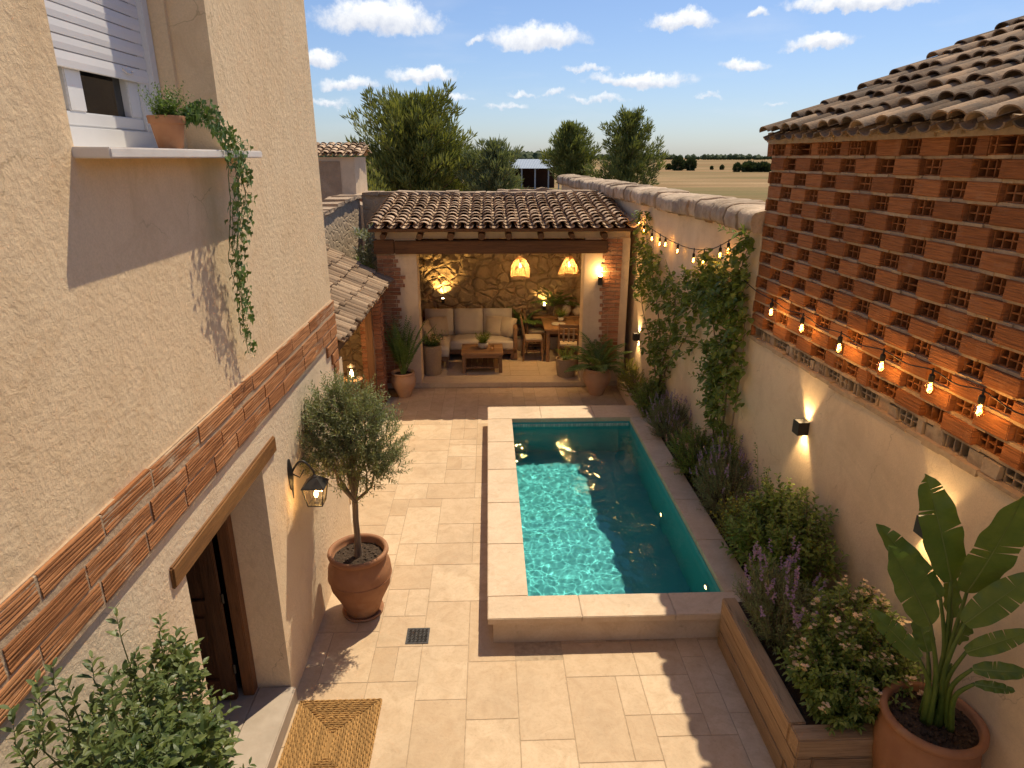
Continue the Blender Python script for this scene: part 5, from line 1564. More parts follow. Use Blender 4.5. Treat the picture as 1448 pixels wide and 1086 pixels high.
# ---- furniture
FL = .096
sf = thing('corner_sofa', 'L shaped corner sofa with cream cushions on a low timber frame', 'sofa', (-.5, 13.9, FL))
a = MB()
for lo, hi in (((-1.46, 14.30, FL + .10), (.52, 14.38, .98)), ((-1.46, 13.45, FL + .14), (.56, 14.32, FL + .24)), ((-1.46, 12.90, FL + .14), (-.86, 13.45, FL + .24)), ((.50, 13.45, FL + .02), (.58, 14.34, .80)), ((-1.54, 12.90, FL + .02), (-1.46, 14.38, .90))):
    a.rbox(lo, hi, 'wood_furniture', .012, 2)
fr_ = a.build('frame', sf, auto=40)
for (x, y_) in ((-1.44, 12.94), (-.92, 12.94), (-.92, 13.5), (.44, 13.5)):
    a = MB(); a.rbox((x, y_, FL), (x + .06, y_ + .06, FL + .14), 'wood_furniture', .006, 1); a.build('leg', sf)
for (x0, x1, y0, y1) in ((-.84, -.17, 13.42, 14.12), (-.16, .49, 13.42, 14.12), (-1.45, -.85, 12.92, 14.12)):
    a = MB(); a.rbox((x0, y0, FL + .24), (x1, y1, FL + .42), 'fabric', .05, 3, puff=.25); a.build('seat_cushion', sf, smooth=True)
for (x0, x1) in ((-1.42, -.80), (-.78, -.15), (-.14, .49)):
    a = MB(); Mx = Matrix.Translation((0, 14.16, FL + .40)) @ Matrix.Rotation(R(-10), 4, 'X') @ Matrix.Translation((0, -14.16, -(FL + .40)))
    a.rbox((x0, 14.05, FL + .38), (x1, 14.24, FL + .96), 'fabric', .06, 3, M=Mx, puff=.35); a.build('back_cushion', sf, smooth=True)
for i, (x, y_, rz, lb) in enumerate(((-1.12, 13.95, .35, 'square cushion leaning at the left corner of the sofa'), (.12, 13.98, -.25, 'square cushion leaning near the right arm of the sofa'), (.36, 13.88, -.6, 'square cushion propped against the right arm of the sofa'), (-1.33, 13.55, 1.3, 'cushion leaning against the left side of the sofa corner'))):
    a = MB(); Mx = Matrix.Translation((x, y_, FL + .62)) @ Matrix.Rotation(rz, 4, 'Z') @ Matrix.Rotation(R(-22), 4, 'X')
    a.rbox((-.21, -.05, -.21), (.21, .05, .21), 'fabric_pillow', .04, 3, M=Mx, puff=.9)
    tag(a.build('cushion', smooth=True), lb, 'cushion', 'loose cushions on the sofa')
ct = thing('coffee_table', 'low timber coffee table with a lower shelf in front of the sofa', 'coffee table', (-.15, 13.0, FL))
x0, x1, y0, y1 = -.58, .26, 12.55, 13.30
a = MB()
for k in range(6): a.rbox((x0, y0 + (y1 - y0) * k / 6 + .002, .47), (x1, y0 + (y1 - y0) * (k + 1) / 6 - .002, .51), 'wood_furniture', .004, 1, jit=.001)
a.build('tabletop', ct)
a = MB(); a.rbox((x0 + .03, y0 + .03, .405), (x1 - .03, y1 - .03, .468), 'wood_furniture', .004, 1); a.build('apron', ct)
for x in (x0 + .02, x1 - .09):
    for y_ in (y0 + .02, y1 - .09): a = MB(); a.rbox((x, y_, FL), (x + .07, y_ + .07, .468), 'wood_furniture', .006, 1); a.build('leg', ct)
a = MB()
for k in range(6): a.rbox((x0 + .095 + .11 * k, y0 + .03, .19), (x0 + .095 + .11 * k + .10, y1 - .03, .215), 'wood_furniture', .004, 1)
a.build('shelf', ct)


def tuft(parent, c, n, L, m, spread=1., w=.012, up=.9):
    a = MB()
    for k in range(n):
        an = random.random() * 6.283; d = V((math.cos(an) * spread, math.sin(an) * spread, up + random.uniform(-.2, .5))); sprig(a, None, V(c), d, L * random.uniform(.6, 1.1), 7, L * .28, w, m, up=.2)
    return a.build('foliage', parent)


t = thing('bowl_plant', 'small grey stone bowl with a bushy green plant on the coffee table', 'potted plant', (-.14, 12.95, .511))
a = MB(); a.lathe((-.14, 12.95, .511), [(.07, 0), (.10, .03), (.11, .09), (.10, .12), (.09, .11), (.02, .10)], 'stone_pot', 24); a.build('bowl', t, smooth=True); tuft(t, (-.14, 12.95, .61), 46, .24, 'leaf_shrub', 1., .02)
t = MB(); t.lathe((.04, 12.80, .512), [(.03, 0), (.034, .005), (.036, .09), (.032, .092), (.030, .01)], 'glass_clear', 20); t.lathe((.04, 12.80, .516), [(.024, 0), (.024, .05)], 'petal_cream', 12)
tag(t.build('candle_glass', smooth=True), 'small glass with a pale candle on the coffee table beside the bowl plant', 'candle')


def basket(c, r0, r1, h, label, plant, pl_label, L, n=40, name='wicker_basket'):
    t = thing(name, label, 'basket', c, 'baskets in the pavilion'); a = MB()
    prof = [(r0, 0)]
    nrow = 16
    for k in range(nrow):
        q = (k + .5) / nrow; r = r0 + (r1 - r0) * math.sin(q * math.pi * .5); prof += [(r, h * (k + .05) / nrow), (r + .008, h * q), (r, h * (k + .95) / nrow)]
    prof += [(r1 + .01, h), (r1 - .015, h), (r1 - .02, h * .85), (.02, h * .84)]
    a.lathe(c, prof, 'basket_weave', 36); a.build('weave', t, auto=60)
    t2 = thing('basket_plant', pl_label, 'potted plant', V(c) + V((0, 0, h * .84)))
    tuft(t2, V(c) + V((0, 0, h * .84)), n, L, plant, .9, .022)


basket((-1.16, 12.60, FL), .17, .19, .60, 'tall woven basket standing just inside the left pillar', 'leaf_palm', 'green plant in the tall basket beside the chaise', .40, 44)
basket((1.50, 12.38, FL), .17, .20, .36, 'low woven basket standing just inside the right pillar', 'leaf_shrub', 'small leafy plant in the low basket by the dining chairs', .30, 34)
dt = thing('dining_table', 'rectangular timber dining table at the right side of the pavilion', 'dining table', (1.65, 13.95, FL))
x0, x1, y0, y1 = 1.14, 2.02, 13.25, 14.35; TZ = .82
a = MB()
for k in range(5): a.rbox((x0 + (x1 - x0) * k / 5 + .002, y0, TZ - .04), (x0 + (x1 - x0) * (k + 1) / 5 - .002, y1, TZ), 'wood_furniture', .004, 1, jit=.001)
a.build('tabletop', dt); a = MB(); a.rbox((x0 + .05, y0 + .05, TZ - .12), (x1 - .05, y1 - .05, TZ - .042), 'wood_furniture', .004, 1); a.build('apron', dt)
for x in (x0 + .04, x1 - .11):
    for y_ in (y0 + .04, y1 - .11): a = MB(); a.rbox((x, y_, FL), (x + .07, y_ + .07, TZ - .042), 'wood_furniture', .006, 1); a.build('leg', dt)


def chair():
    t = thing('dining_chair', 'timber dining chair', 'chair', (0, 0, 0), 'dining chairs'); 
    a = MB(); a.rbox((-.22, -.21, .42), (.22, .21, .455), 'wood_furniture', .01, 2); a.build('seat', t)
    a = MB(); a.rbox((-.20, -.19, .457), (.20, .19, .495), 'fabric_pillow', .02, 2); a.build('seat_pad', t)
    for sx in (-1, 1):
        a = MB(); a.tube([(sx * .20, -.19, 0), (sx * .195, -.18, .42)], [.018, .022], 'wood_furniture', 8); a.build('leg', t)
        a = MB(); a.tube([(sx * .20, .22, 0), (sx * .195, .19, .44), (sx * .195, .22, .70), (sx * .19, .27, .94)], [.018, .022, .02, .017], 'wood_furniture', 8); a.build('leg', t)
    a = MB()
    for z_, h_ in ((.86, .07), (.70, .04), (.58, .04)): a.rbox((-.185, .205 + (z_ - .6) * .16, z_), (.185, .23 + (z_ - .6) * .16, z_ + h_), 'wood_furniture', .008, 1)
    for x in (-.1, 0, .1): a.rbox((x - .02, .215, .56), (x + .02, .23, .87), 'basket_weave', .004, 1, M=Matrix.Translation((0, .225, .56)) @ Matrix.Rotation(R(-9), 4, 'X') @ Matrix.Translation((0, -.225, -.56)))
    a.build('backrest', t)
    a = MB(); a.tube([(-.195, -.18, .22), (-.195, .2, .22)], .010, 'wood_furniture', 6); a.tube([(.195, -.18, .22), (.195, .2, .22)], .010, 'wood_furniture', 6); a.tube([(-.195, 0, .22), (.195, 0, .22)], .010, 'wood_furniture', 6); a.build('stretcher', t)
    return t


ch0 = chair()
for i, (x, y_, rz, lb) in enumerate(((.92, 13.55, 90, 'timber dining chair on the left side of the table, nearest the coffee table'), (1.00, 14.15, 95, 'timber dining chair on the left side of the table, near the back wall'), (1.62, 13.05, 172, 'timber dining chair at the near end of the table with its back to the pool'))):
    o = ch0 if i == 0 else copy_tree(ch0); o.location = (x, y_, FL); o.rotation_euler = (0, 0, R(rz)); o['label'] = lb
t = MB(); t.lathe((1.46, 13.62, TZ + .001), [(.07, 0), (.12, .012), (.15, .022), (.145, .026), (.10, .014), (.02, .01)], 'ceramic', 28); tag(t.build('plate', smooth=True), 'pale plate lying on the dining table', 'plate')
t = thing('table_plant', 'little leafy plant in a small pot on the dining table', 'potted plant', (1.55, 13.95, TZ)); a = MB(); a.lathe((1.55, 13.95, TZ + .001), [(.05, 0), (.06, .01), (.07, .09), (.06, .095), (.01, .08)], 'stone_pot', 20); a.build('bowl', t, smooth=True); tuft(t, (1.55, 13.95, TZ + .08), 30, .22, 'leaf_shrub', 1., .02)


def frond(mb, c, az, L, el, arch, nl, ll, lw, m):
    d0 = V((math.cos(az) * math.cos(el), math.sin(az) * math.cos(el), math.sin(el))); p_ = V(c); pts = [p_.copy()]; d = d0.copy(); n_ = 14
    for i in range(n_): d = (d + V((0, 0, -arch / n_))).normalized(); p_ = p_ + d * (L / n_); pts.append(p_.copy())
    mb.tube(pts, [.007 * (1 - .8 * i / n_) for i in range(n_ + 1)], m, 4, .7, caps=False)
    for i in range(nl):
        t = .22 + .78 * i / nl; f = t * n_; k = min(int(f), n_ - 1); q = pts[k].lerp(pts[k + 1], f - k); dd = (pts[k + 1] - pts[k]).normalized(); sd = dd.cross(V((0, 0, 1)))
        if sd.length < .05: sd = V((1, 0, 0))
        sd.normalize(); l_ = ll * math.sin(math.pi * min(1, .18 + t * .8)) + .01
        for s_ in (1, -1): mb.leaf(q, sd * s_ + dd * .75 + V((0, 0, random.uniform(-.15, .25))), l_ * random.uniform(.85, 1.1), lw, m, fold=.1, droop=.12)


def palmpot(c, r, h, label, pl_label, mat, n, L, el0, el1, arch, ll, lw, nl, name='palm'):
    jar(c, r, h, mat, 'plant_pot', label, 'big pots either side of the pavilion front')
    t = thing(name, pl_label, 'potted palm', (c[0], c[1], c[2] + h * .88)); a = MB()
    for k in range(n): frond(a, V((c[0] + random.uniform(-.04, .04), c[1] + random.uniform(-.04, .04), c[2] + h * .88)), 6.283 * k / n * 2.4 + random.random() * .5, L * random.uniform(.75, 1.1), random.uniform(el0, el1), arch, nl, ll, lw, 'leaf_palm')
    a.build('fronds', t)


palmpot((-1.60, 11.55, 0), .215, .48, 'tall pale terracotta pot in front of the left pavilion pillar', 'upright feathery palm in the pot before the left pavilion pillar', 'terracotta_pale', 22, 1.05, 1.1, 1.5, .75, .17, .022, 20)
palmpot((1.98, 11.55, 0), .245, .52, 'wide pale terracotta pot in front of the right pavilion pillar', 'arching fern like palm in the pot before the right pavilion pillar', 'terracotta_pale', 24, .80, .55, 1.35, 1.15, .17, .030, 20, 'fern_palm')
for (c, h, L, lb) in (((.72, 14.25, FL), .55, .60, 'dark potted palm between the sofa and the back of the dining table'), ((1.42, 14.38, FL), .95, .62, 'dark tall palm against the stone wall behind the dining table')):
    t = thing('indoor_palm', lb, 'potted palm', c, 'palms at the pavilion back wall'); a = MB(); a.lathe(c, [(.12, 0), (.13, .01), (.16, .28), (.15, .29), (.02, .26)], 'stone_pot', 24); a.build('pot_body', t, smooth=True)
    a = MB()
    if h > .6: a.tube([(c[0], c[1], c[2] + .25), (c[0] + .02, c[1], c[2] + h + .1)], [.03, .022], 'bark', 8)
    for k in range(14): frond(a, V((c[0], c[1], c[2] + h)), k * 2.4, L * random.uniform(.8, 1.1), random.uniform(.5, 1.3), 1.1, 14, .17, .03, 'leaf_palm')
    a.build('fronds', t)
# shelf unit with stones / crocks at the back right
t = thing('sideboard', 'low dark timber sideboard against the stone wall beyond the dining table', 'sideboard', (1.55, 14.4, FL)); a = MB(); a.rbox((.98, 14.30, FL + .06), (2.28, 14.50, .80), 'wood_beam', .01, 1); a.rbox((.95, 14.27, .80), (2.29, 14.505, .84), 'wood_furniture', .006, 1)
a.build('cabinet', t); a = MB()
for x in (1.0, 2.2): a.box((x, 14.32, FL), (x + .05, 14.37, FL + .06), 'wood_beam'); a.box((x, 14.44, FL), (x + .05, 14.49, FL + .06), 'wood_beam')
a.build('feet', t)
for i, (x, r, h, lb) in enumerate(((1.72, .10, .34, 'tall crock on the sideboard'), (1.98, .13, .22, 'squat crock on the sideboard'))):
    a = MB(); a.lathe((x, 14.39, .841), [(r * .6, 0), (r, h * .35), (r * .95, h * .6), (r * .5, h * .85), (r * .6, h), (r * .5, h * .98), (r * .1, h * .8)], 'stone_pot', 24); tag(a.build('crock', smooth=True), lb, 'crock')

# ------------------------------------------------------------------ lean-to shed on the left
sh_ = thing('lean_to', 'low lean to with weathered clay tiled roof on a brick pillar beside the pavilion', 'lean-to', (-2.4, 9.6, 0))
EX, EZ = -1.84, 2.10; slp = .54
up_ = V((-1, 0, slp)).normalized()
top = V((EX + .06, 7.55, EZ - .03)) + up_ * 2.1
rt = MB(); tiles(rt, top, (0, 1, 0), -up_, 28, .150, 7, .30, .066, 'roof_tile_left', jit=.014, seg=6, thick=.014, lift=.035); rt.build('roof', sh_, auto=50)
a = MB(); p0 = V((EX + .02, 7.55, EZ - .045)); p1 = V((EX + .02, 11.74, EZ - .045)); vs = [p0, p1, p1 + up_ * 2.05, p0 + up_ * 2.05]; vs += [q + V((0, 0, .03)) for q in vs]
a.add(vs, [(3, 2, 1, 0), (4, 5, 6, 7), (0, 1, 5, 4), (1, 2, 6, 5), (2, 3, 7, 6), (3, 0, 4, 7)], 'wood_rafter', .4); a.build('roof_boards', sh_)
a = MB(); a.rbox((EX - .16, 7.5, EZ - .19), (EX - .03, 11.80, EZ - .06), 'wood_rafter', .01, 2, .7, jit=.004); a.build('eave_beam', sh_)
for k in range(9):
    y_ = 7.75 + k * .48; a = MB(); q = V((EX + .0, y_, EZ - .075)); a.tube([q, q + up_ * 1.9], .035, 'wood_rafter', 8); a.build('rafter', sh_)
a = MB(); a.box((-2.22, 11.12, 0), (-1.90, 11.42, EZ - .19), 'mortar', .6)
z_ = .01
k = 0
while z_ < EZ - .24:
    for (x0, x1) in (((-2.235, -2.02), (-2.012, -1.888)) if k % 2 else ((-2.235, -2.12), (-2.112, -1.888))):
        a.box((x0, 11.106, z_), (x1, 11.2, z_ + .058), 'brick_small', random.random(), jit=.003)
    for (y0, y1) in (((11.108, 11.22), (11.228, 11.43)) if k % 2 else ((11.108, 11.33), (11.338, 11.43))):
        a.box((-2.0, y0 + (.10 if y0 < 11.11 else 0), z_), (-1.882, y1, z_ + .058), 'brick_small', random.random(), jit=.003)
    z_ += .068; k += 1
a.build('brick_pillar', sh_)
a = MB(); a.rbox((-2.06, 10.62, 0), (-1.94, 10.76, EZ - .19), 'wood_post', .01, 2, .3, jit=.004); a.build('post', sh_)
a = MB(); a.box((-1.98, 7.52, 0), (-1.80, 7.72, EZ - .19), 'plaster_low', .5); a.build('post', sh_)
a = MB(); a.box((-3.35, 6.82, 0), (-3.15, 11.9, 3.2), 'stone_interior', .5); a.box((-3.15, 11.5, 0), (-2.25, 11.62, 2.2), 'stone_interior', .5); a.build('back_wall', sh_)
a = MB(); a.quad((-3.15, 6.8, -.001), (-1.705, 6.8, -.001), (-1.705, 11.5, -.001), (-3.15, 11.5, -.001), 'terrace_stone', .4); struct(a.build('shed_floor'))
t = thing('side_table', 'little round timber table under the lean to carrying a lamp', 'side table', (-2.18, 9.9, 0)); a = MB(); a.lathe((-2.18, 9.9, .86), [(.16, 0), (.165, .01), (.165, .035), (.16, .04)], 'wood_furniture', 24); a.build('tabletop', t)
for k in range(3): a = MB(); an = k * 2.09; a.tube([(-2.18 + .15 * math.cos(an), 9.9 + .15 * math.sin(an), 0), (-2.18 + .08 * math.cos(an), 9.9 + .08 * math.sin(an), .86)], .015, 'wood_furniture', 6); a.build('leg', t)
t = thing('table_lamp', 'small glowing lantern lamp on the round table under the lean to', 'lamp', (-2.18, 9.9, .902)); a = MB(); a.lathe((-2.18, 9.9, .902), [(.07, 0), (.075, .01), (.03, .03)], 'black_metal', 16); a.lathe((-2.18, 9.9, 1.09), [(.065, 0), (.07, .01), (.01, .05)], 'black_metal', 16)
for k in range(4): a.tube([(-2.18 + .06 * math.cos(k * 1.571), 9.9 + .06 * math.sin(k * 1.571), .91), (-2.18 + .06 * math.cos(k * 1.571), 9.9 + .06 * math.sin(k * 1.571), 1.095)], .004, 'black_metal', 5)
a.build('frame', t); a = MB(); a.lathe((-2.18, 9.9, .93), [(.03, 0), (.032, .06), (.01, .12)], 'filament_soft', 12); a.build('candle', t, smooth=True); lamp('POINT', 'lamp_light', (-2.18, 9.8, 1.25), 16, t, WARM, .04)

# ------------------------------------------------------------------ boundary walls at the back


def ragged_wall(mb, p0, p1, z1f, th, m, n_=30, cap=None, z0=-.02, amp=.03):
    p0, p1 = V(p0), V(p1); d = (p1 - p0); L = d.length; dn_ = d.normalized(); s_ = V((-dn_.y, dn_.x, 0)) * th; vs = []
    for k in range(n_ + 1):
        t = k / n_; q = p0 + d * t; z_ = z1f(t) + amp * noise.noise(V((q.x * 3.1, q.y * 3.1, 2)))
        for o in (0, 1):
            b_ = q + s_ * o; w_ = noise.noise(V((q.x * 2, q.y * 2, o * 7))) * amp
            vs += [(b_.x + s_.x * 0 + w_ * .3, b_.y + w_ * .5, z0), (b_.x + w_ * .6, b_.y + w_, z_)]
    fs = []
    for k in range(n_): i = k * 4; fs += [(i, i + 4, i + 5, i + 1), (i + 2, i + 3, i + 7, i + 6), (i + 1, i + 5, i + 7, i + 3)]
    fs += [(0, 1, 3, 2), (n_ * 4, n_ * 4 + 2, n_ * 4 + 3, n_ * 4 + 1)]
    mb.add(vs, fs, m, .5)
    if cap:
        k = 0.
        while k < L:
            l_ = random.uniform(.22, .42); c0_ = p0 + dn_ * k + s_ * -.18; t = min(1, k / L); z_ = z1f(t) + random.uniform(-.012, .015); c1_ = p0 + dn_ * min(L, k + l_ - .012) + s_ * -.18
            o_ = s_ * 1.36; bx = [c0_, c1_, c1_ + o_, c0_ + o_]
            mb.add([V((q.x, q.y, z_ - .01)) + rv(.012) for q in bx] + [V((q.x, q.y, z_ + .06)) + rv(.014) for q in bx], [(3, 2, 1, 0), (4, 5, 6, 7), (0, 1, 5, 4), (1, 2, 6, 5), (2, 3, 7, 6), (3, 0, 4, 7)], cap, random.random()); k += l_


a = MB(); ragged_wall(a, (-2.75, 15.0, 0), (2.55, 15.0, 0), lambda t: 3.42, .30, 'rubble_wall', 40, 'mud_wall')
tag(a.build('back_wall', loc=(0, 15.1, 0)), 'low rubble wall closing the courtyard right behind the pavilion roof', 'wall')
a = MB(); ragged_wall(a, (-3.05, 7.4, 0), (-2.80, 15.0, 0), lambda t: 3.30 + .08 * math.sin(t * 9), .34, 'rubble_wall', 50, 'mud_wall')
tag(a.build('rubble_wall', loc=(-3.1, 11, 0)), 'old rubble boundary wall on the left rising above the lean to roof', 'wall')
bs = (-2.42, 12.9, 0)
t = thing('silver_shrub', 'silvery tangled shrub growing in the gap between the rubble wall and the pavilion', 'shrub', bs); a = MB(); b2 = MB()
b2.tube([bs, (-2.40, 12.9, 1.2), (-2.38, 12.85, 2.3)], [.05, .04, .03], 'bark', 8)
for k in range(120):
    p_ = V((-2.36, 12.7, 2.45)) + V((random.uniform(-.16, .20), random.uniform(-.5, .5), random.uniform(-.55, .45)))
    for j in range(5): a.bigleaf(p_, V((random.uniform(-.7, 1), random.uniform(-1, .6), random.uniform(-.3, 1))), random.uniform(.12, .26), .030, 'leaf_agave', droop=.1)
a.build('foliage', t); b2.build('stems', t)
bs = (-2.42, 11.9, 0); shrub('green_shrub', 'dark green shrub behind the far end of the lean to roof', 'shrub', bs, [((-2.38, 12.0, 2.05), (.34, .35, .40))], 170, .18, 7, .06, .03, 'leaf_shrub')

# ------------------------------------------------------------------ countryside
random.seed(5)


def mud(name, label, p0, p1, f, th=.4, cap=None):
    a = MB(); ragged_wall(a, p0, p1, f, th, 'mud_wall', 40, cap, amp=.10); return tag(a.build(name, loc=V(p0)), label, 'wall')


mud('mud_wall', 'tumbledown earth wall beyond the pavilion roof, sloping down to the right', (.3, 22, 0), (4.9, 21.4, 0), lambda t: 3.20 + .10 * math.exp(-((t - .35) * 6) ** 2) - .22 * t)
mud('mud_wall', 'crumbling earth wall behind the rubble boundary on the far left', (-6.5, 18.2, 0), (-2.6, 17.0, 0), lambda t: 2.9 + .3 * math.exp(-((t - .6) * 4) ** 2))
hb_ = thing('farm_building', 'small rendered farm building with a clay tile roof at the far left edge', 'farm building', (-5.4, 21.6, 0))
a = MB(); a.box((-7.6, 21, -.02), (-4.02, 23.0, 4.20), 'plaster_pavilion', .5); a.box((-7.6, 20.97, 2.0), (-4.45, 20.995, 4.08), 'mud_wall', .5); a.build('wall', hb_)
a = MB(); dn = V((0, -1, -.26)).normalized(); tiles(a, V((-7.8, 20.86, 4.22)) - dn * 1.2, (1, 0, 0), dn, 17, .235, 4, .30, .10, 'roof_tile', jit=.012, lift=.04); tiles(a, V((-3.8, 23.1, 4.22)) - V((0, 1, -.26)).normalized() * 1.2, (-1, 0, 0), V((0, 1, -.26)), 17, .235, 4, .30, .10, 'roof_tile', jit=.012, lift=.04); a.build('roof', hb_, auto=50)
a = MB(); a.box((-4.02, 20.6, -.02), (-3.5, 23, 3.05), 'brick_small', .5); a.box((-4.04, 20.55, 3.05), (-3.46, 23.05, 3.13), 'rubble_coping', .5); a.build('buttress', hb_)


def tuftball(mb, p_, R_, n, blade, w, m, outward):
    for k in range(n):
        u = runit(); d = (u + outward * .9 + V((0, 0, .8))).normalized(); q = p_ + u * R_ * random.uniform(.1, .8)
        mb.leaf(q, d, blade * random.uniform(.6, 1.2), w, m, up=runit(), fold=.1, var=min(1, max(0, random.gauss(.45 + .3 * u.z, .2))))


def pine(name, label, base, h, rad, nb, mat, z_low=.12, seedv=1, cat='pine tree', tuft_r=.16, shape=None, grp=None, dens=20, blade=.2, w=.035):
    random.seed(seedv); t = thing(name, label, cat, base, grp); tk = MB(); lf = MB(); B0 = V(base); lean = V((random.uniform(-.04, .04), random.uniform(-.04, .04), 1))
    tr = [B0 + lean * (h * k / 8) + rv(.03 * h / 8) for k in range(9)]; tr[0] = B0
    tk.tube(tr, [h * .024 * (1 - .85 * k / 8) for k in range(9)], 'bark', 8)
    shape = shape or (lambda q: math.sin(math.pi * min(1, .16 + q * .86)) ** .8 * (1 - .35 * q))
    for i in range(nb):
        q = z_low + (1 - z_low) * (i / nb) ** .95; zq = q * 8; k = min(int(zq), 7); s0 = tr[k].lerp(tr[k + 1], zq - k); az = i * 2.39996 + random.uniform(-.35, .35)
        r = rad * shape((q - z_low) / (1 - z_low)) * random.uniform(.62, 1.12) * (1 + .22 * math.sin(az * 2 + seedv)); el = .25 + .9 * q
        tipp = s0 + V((math.cos(az) * r, math.sin(az) * r, r * math.tan(min(el, 1.1)) * .55 + .04 * h)); mid_ = s0.lerp(tipp, .5) - V((0, 0, .06 * r))
        tk.tube([s0, mid_, tipp], [h * .008 * (1 - .6 * q), h * .005 * (1 - .6 * q), h * .0015], 'bark', 4)
        nt_ = max(4, int(11 * r / rad)); out = (tipp - s0).normalized()
        for j in range(nt_):
            f = .22 + .78 * (j + random.random() * .6) / nt_; base_p = s0.lerp(mid_, f * 2) if f < .5 else mid_.lerp(tipp, f * 2 - 1)
            for e_ in range(3):
                off = rv(1) * r * .17 * (1.2 - f * .5); off.z = abs(off.z) * .8 - .02 * r
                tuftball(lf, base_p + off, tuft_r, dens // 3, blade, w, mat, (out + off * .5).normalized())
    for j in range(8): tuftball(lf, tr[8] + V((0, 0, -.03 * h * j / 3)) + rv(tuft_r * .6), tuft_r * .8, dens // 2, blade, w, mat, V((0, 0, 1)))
    tk.build('trunk', t); lf.build('crown', t); return t


pine('pine_tree', 'big dense dark green pine standing just behind the pavilion roof', (-3.1, 30, 0), 5.75, 2.4, 112, 'leaf_pine', .22, 3, tuft_r=.26, dens=30, blade=.36, w=.062,
     shape=lambda q: (.80 + .35 * math.sin(q * 3.0)) * (1 - q ** 2.6) ** .55, grp='trees beyond the walls')
pine('olive_grey_tree', 'smaller loose grey green tree to the right of the big pine', (.35, 28, 0), 4.45, 1.05, 60, 'leaf_greytree', .25, 8, cat='tree', tuft_r=.20, dens=24, blade=.26, w=.045, shape=lambda q: (.85 + .3 * math.sin(q * 3)) * (1 - q ** 2.4) ** .6, grp='trees beyond the walls')
pine('low_tree', 'low rounded bushy tree hugging the right foot of the big pine', (-1.2, 31, 0), 4.1, 1.3, 36, 'leaf_pine', .2, 12, cat='tree', tuft_r=.24, dens=22, blade=.28, w=.05, shape=lambda q: (.8 + .3 * math.sin(q * 3)) * (1 - q ** 2.4) ** .5, grp='trees beyond the walls')
pine('pine_tree', 'rounded pine beside the metal roofed barn, left of the pair on the horizon', (8.6, 72, 0), 7.0, 2.75, 80, 'leaf_pine_far', .16, 21, tuft_r=.42, dens=24, blade=.50, w=.10, grp='trees beyond the walls')
pine('pine_tree', 'open crowned pine, right one of the pair on the horizon', (13.7, 68, 0), 7.5, 3.15, 84, 'leaf_pine_far', .12, 33, tuft_r=.42, dens=24, blade=.50, w=.10, grp='trees beyond the walls', shape=lambda q: (.95 - .1 * q) * (1 - q ** 2.2) ** .6)
random.seed(9)
bn = thing('metal_barn', 'open sided farm barn with a pale grey corrugated metal roof behind the trees', 'barn', (8.5, 95, 0))
a = MB(); q0, q1 = 2.9, 9.6
n_ = 60
vs = []
for k in range(n_ + 1):
    x = q0 + (q1 - q0) * k / n_; dz = .03 * (k % 2); vs += [(x, 92, 2.75 + dz), (x, 99, 3.9 + dz)]
a.add(vs, [(2 * k, 2 * k + 2, 2 * k + 3, 2 * k + 1) for k in range(n_)], 'sheet_metal', .5); a.build('roof', bn)
a = MB(); a.box((q0 + .1, 98.6, 0), (q1 - .1, 98.8, 3.7), 'recess_shade'); a.box((q0 + .1, 92.4, 0), (q0 + .3, 98.6, 2.7), 'mud_wall'); a.build('wall', bn)
for x in (4.4, 6.2, 8.0, 9.4): a = MB(); a.box((x, 92.3, 0), (x + .18, 92.5, 2.75), 'sheet_metal'); a.build('post', bn)


def bushy(name, label, base, r, h, m, n=260, L=.3, w=.14, grp=None, cat='bush'):
    t = thing(name, label, cat, base, grp); a = MB(); n = int(n * 1.6); B0 = V(base); lobes_ = [(rv(.45 * r) * 1., random.uniform(.5, .8)) for _ in range(5)]
    for k in range(n):
        o, s_ = random.choice(lobes_); u = runit(); p_ = B0 + V((o.x + u.x * r * s_, o.y + u.y * r * s_, h * .5 + o.z * .5 + u.z * h * .5 * s_ * 1.2))
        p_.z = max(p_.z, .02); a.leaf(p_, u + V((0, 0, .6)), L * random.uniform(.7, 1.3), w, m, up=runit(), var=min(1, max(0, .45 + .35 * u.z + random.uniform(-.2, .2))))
    a.build('foliage', t); s2 = MB(); s2.tube([B0, B0 + V((0, 0, h * .5))], [r * .06, r * .03], 'bark', 5); s2.build('stem', t); return t


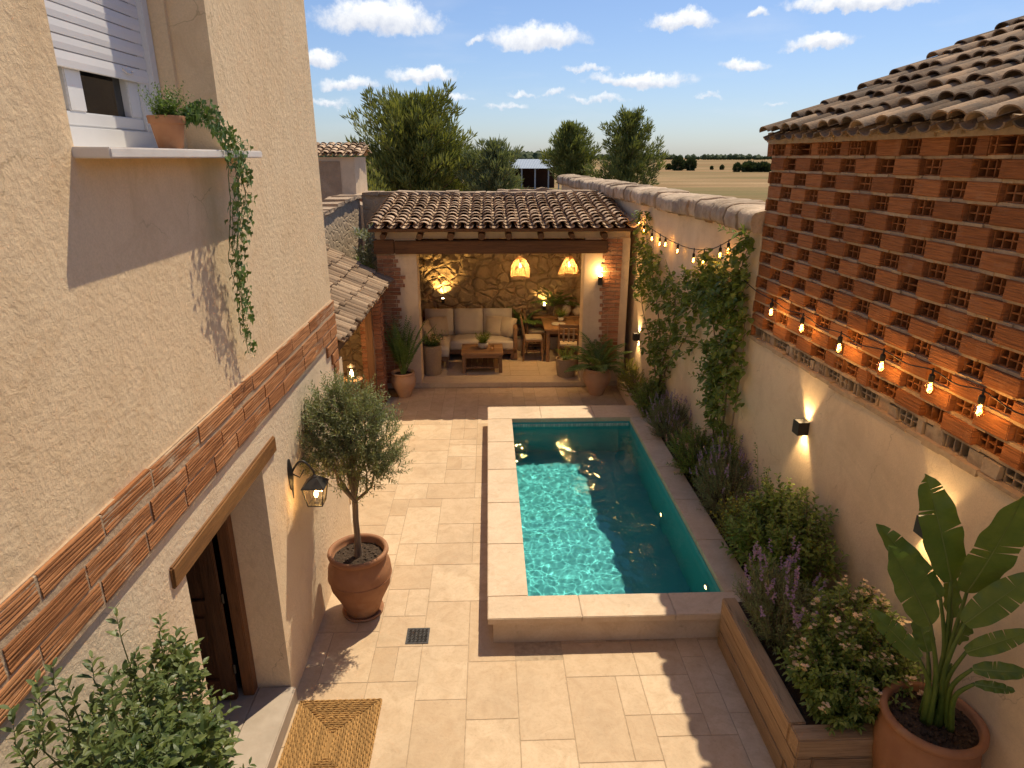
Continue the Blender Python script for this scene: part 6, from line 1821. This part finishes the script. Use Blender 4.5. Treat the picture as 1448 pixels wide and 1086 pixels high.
bushy('green_bush', 'bright yellow green bush peeping over the left rubble wall', (-3.95, 16.2, 0), .55, 3.25, 'leaf_lime', 700, .12, .05)
bushy('green_bush', 'dull green bush at the left foot of the big pine, beside the farm building', (-4.35, 25.5, 0), .95, 3.8, 'leaf_pine', 900, .18, .07)
bushy('green_bush', 'dark bush behind the farm building at the far left', (-7.0, 38, 0), 1.6, 4.4, 'leaf_farbush', 900, .28, .12)
bushy('green_bush', 'low weedy bush growing just beyond the stone coping of the garden wall', (6.6, 27, 0), .9, 1.7, 'leaf_pine_far', 500, .25, .08)
FT = [(958, 241, 223, 7), (975, 241, 226, 6), (967, 239, 230, 5), (1006, 240, 235, 2), (1020, 240, 234, 2.5), (1041, 243, 231, 4.5), (1060, 243, 233, 9), (1078, 243, 232, 8), (946, 240, 233, 4), (1090, 242, 234, 6)]
DESC = ['round dark tree in the left of the group on the plain', 'lower tree merging into the right of the group on the plain', 'small bush in the middle of the group on the plain', 'tiny leftmost bush of the spaced row on the plain', 'tiny second bush of the spaced row on the plain', 'rounded lone tree in the middle of the spaced row', 'wide dark bush next to the outbuilding corner', 'wide bush partly hidden by the outbuilding corner', 'dark bush just right of the horizon pines', 'bush mostly hidden behind the outbuilding']
for i, (x, yb, yt, hw) in enumerate(FT):
    dist = 960 * CAMH / (yb - 222.); B_ = at(x, yb, 2, 0); r = hw / 960 * B_.y; h = (yb - yt) / 960 * B_.y
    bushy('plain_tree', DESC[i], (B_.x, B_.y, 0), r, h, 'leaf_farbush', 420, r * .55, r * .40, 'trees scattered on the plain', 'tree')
# far woods on the horizon: reads as one mass
a = MB(); random.seed(17)
for (x0, x1, y_, hmin, hmax, n_) in ((-180, 40, 700, 6, 10, 220), (150, 900, 1100, 5, 9, 420), (-20, 60, 520, 5, 8.5, 130)):
    for k in range(n_):
        x = random.uniform(x0, x1); yy = y_ + random.uniform(-30, 30); h = random.uniform(hmin, hmax); r = h * random.uniform(.45, .8); v_ = random.random()
        prof = [(0, 0), (r * .8, h * .15), (r, h * .45), (r * .7, h * .8), (r * .1, h)]; m_ = 7
        vs = []
        for (pr, pz) in prof:
            for j in range(m_): an = 6.283 * j / m_; q = pr * random.uniform(.75, 1.2); vs.append((x + q * math.cos(an), yy + q * math.sin(an), pz * random.uniform(.92, 1.08)))
        a.add(vs, [(i * m_ + j, i * m_ + (j + 1) % m_, (i + 1) * m_ + (j + 1) % m_, (i + 1) * m_ + j) for i in range(4) for j in range(m_)], 'leaf_farbush', v_)
wd_ = a.build('far_woodland', loc=(0, 700, 0)); wd_['kind'] = 'stuff'; wd_['label'] = 'dark band of far woodland along the horizon'
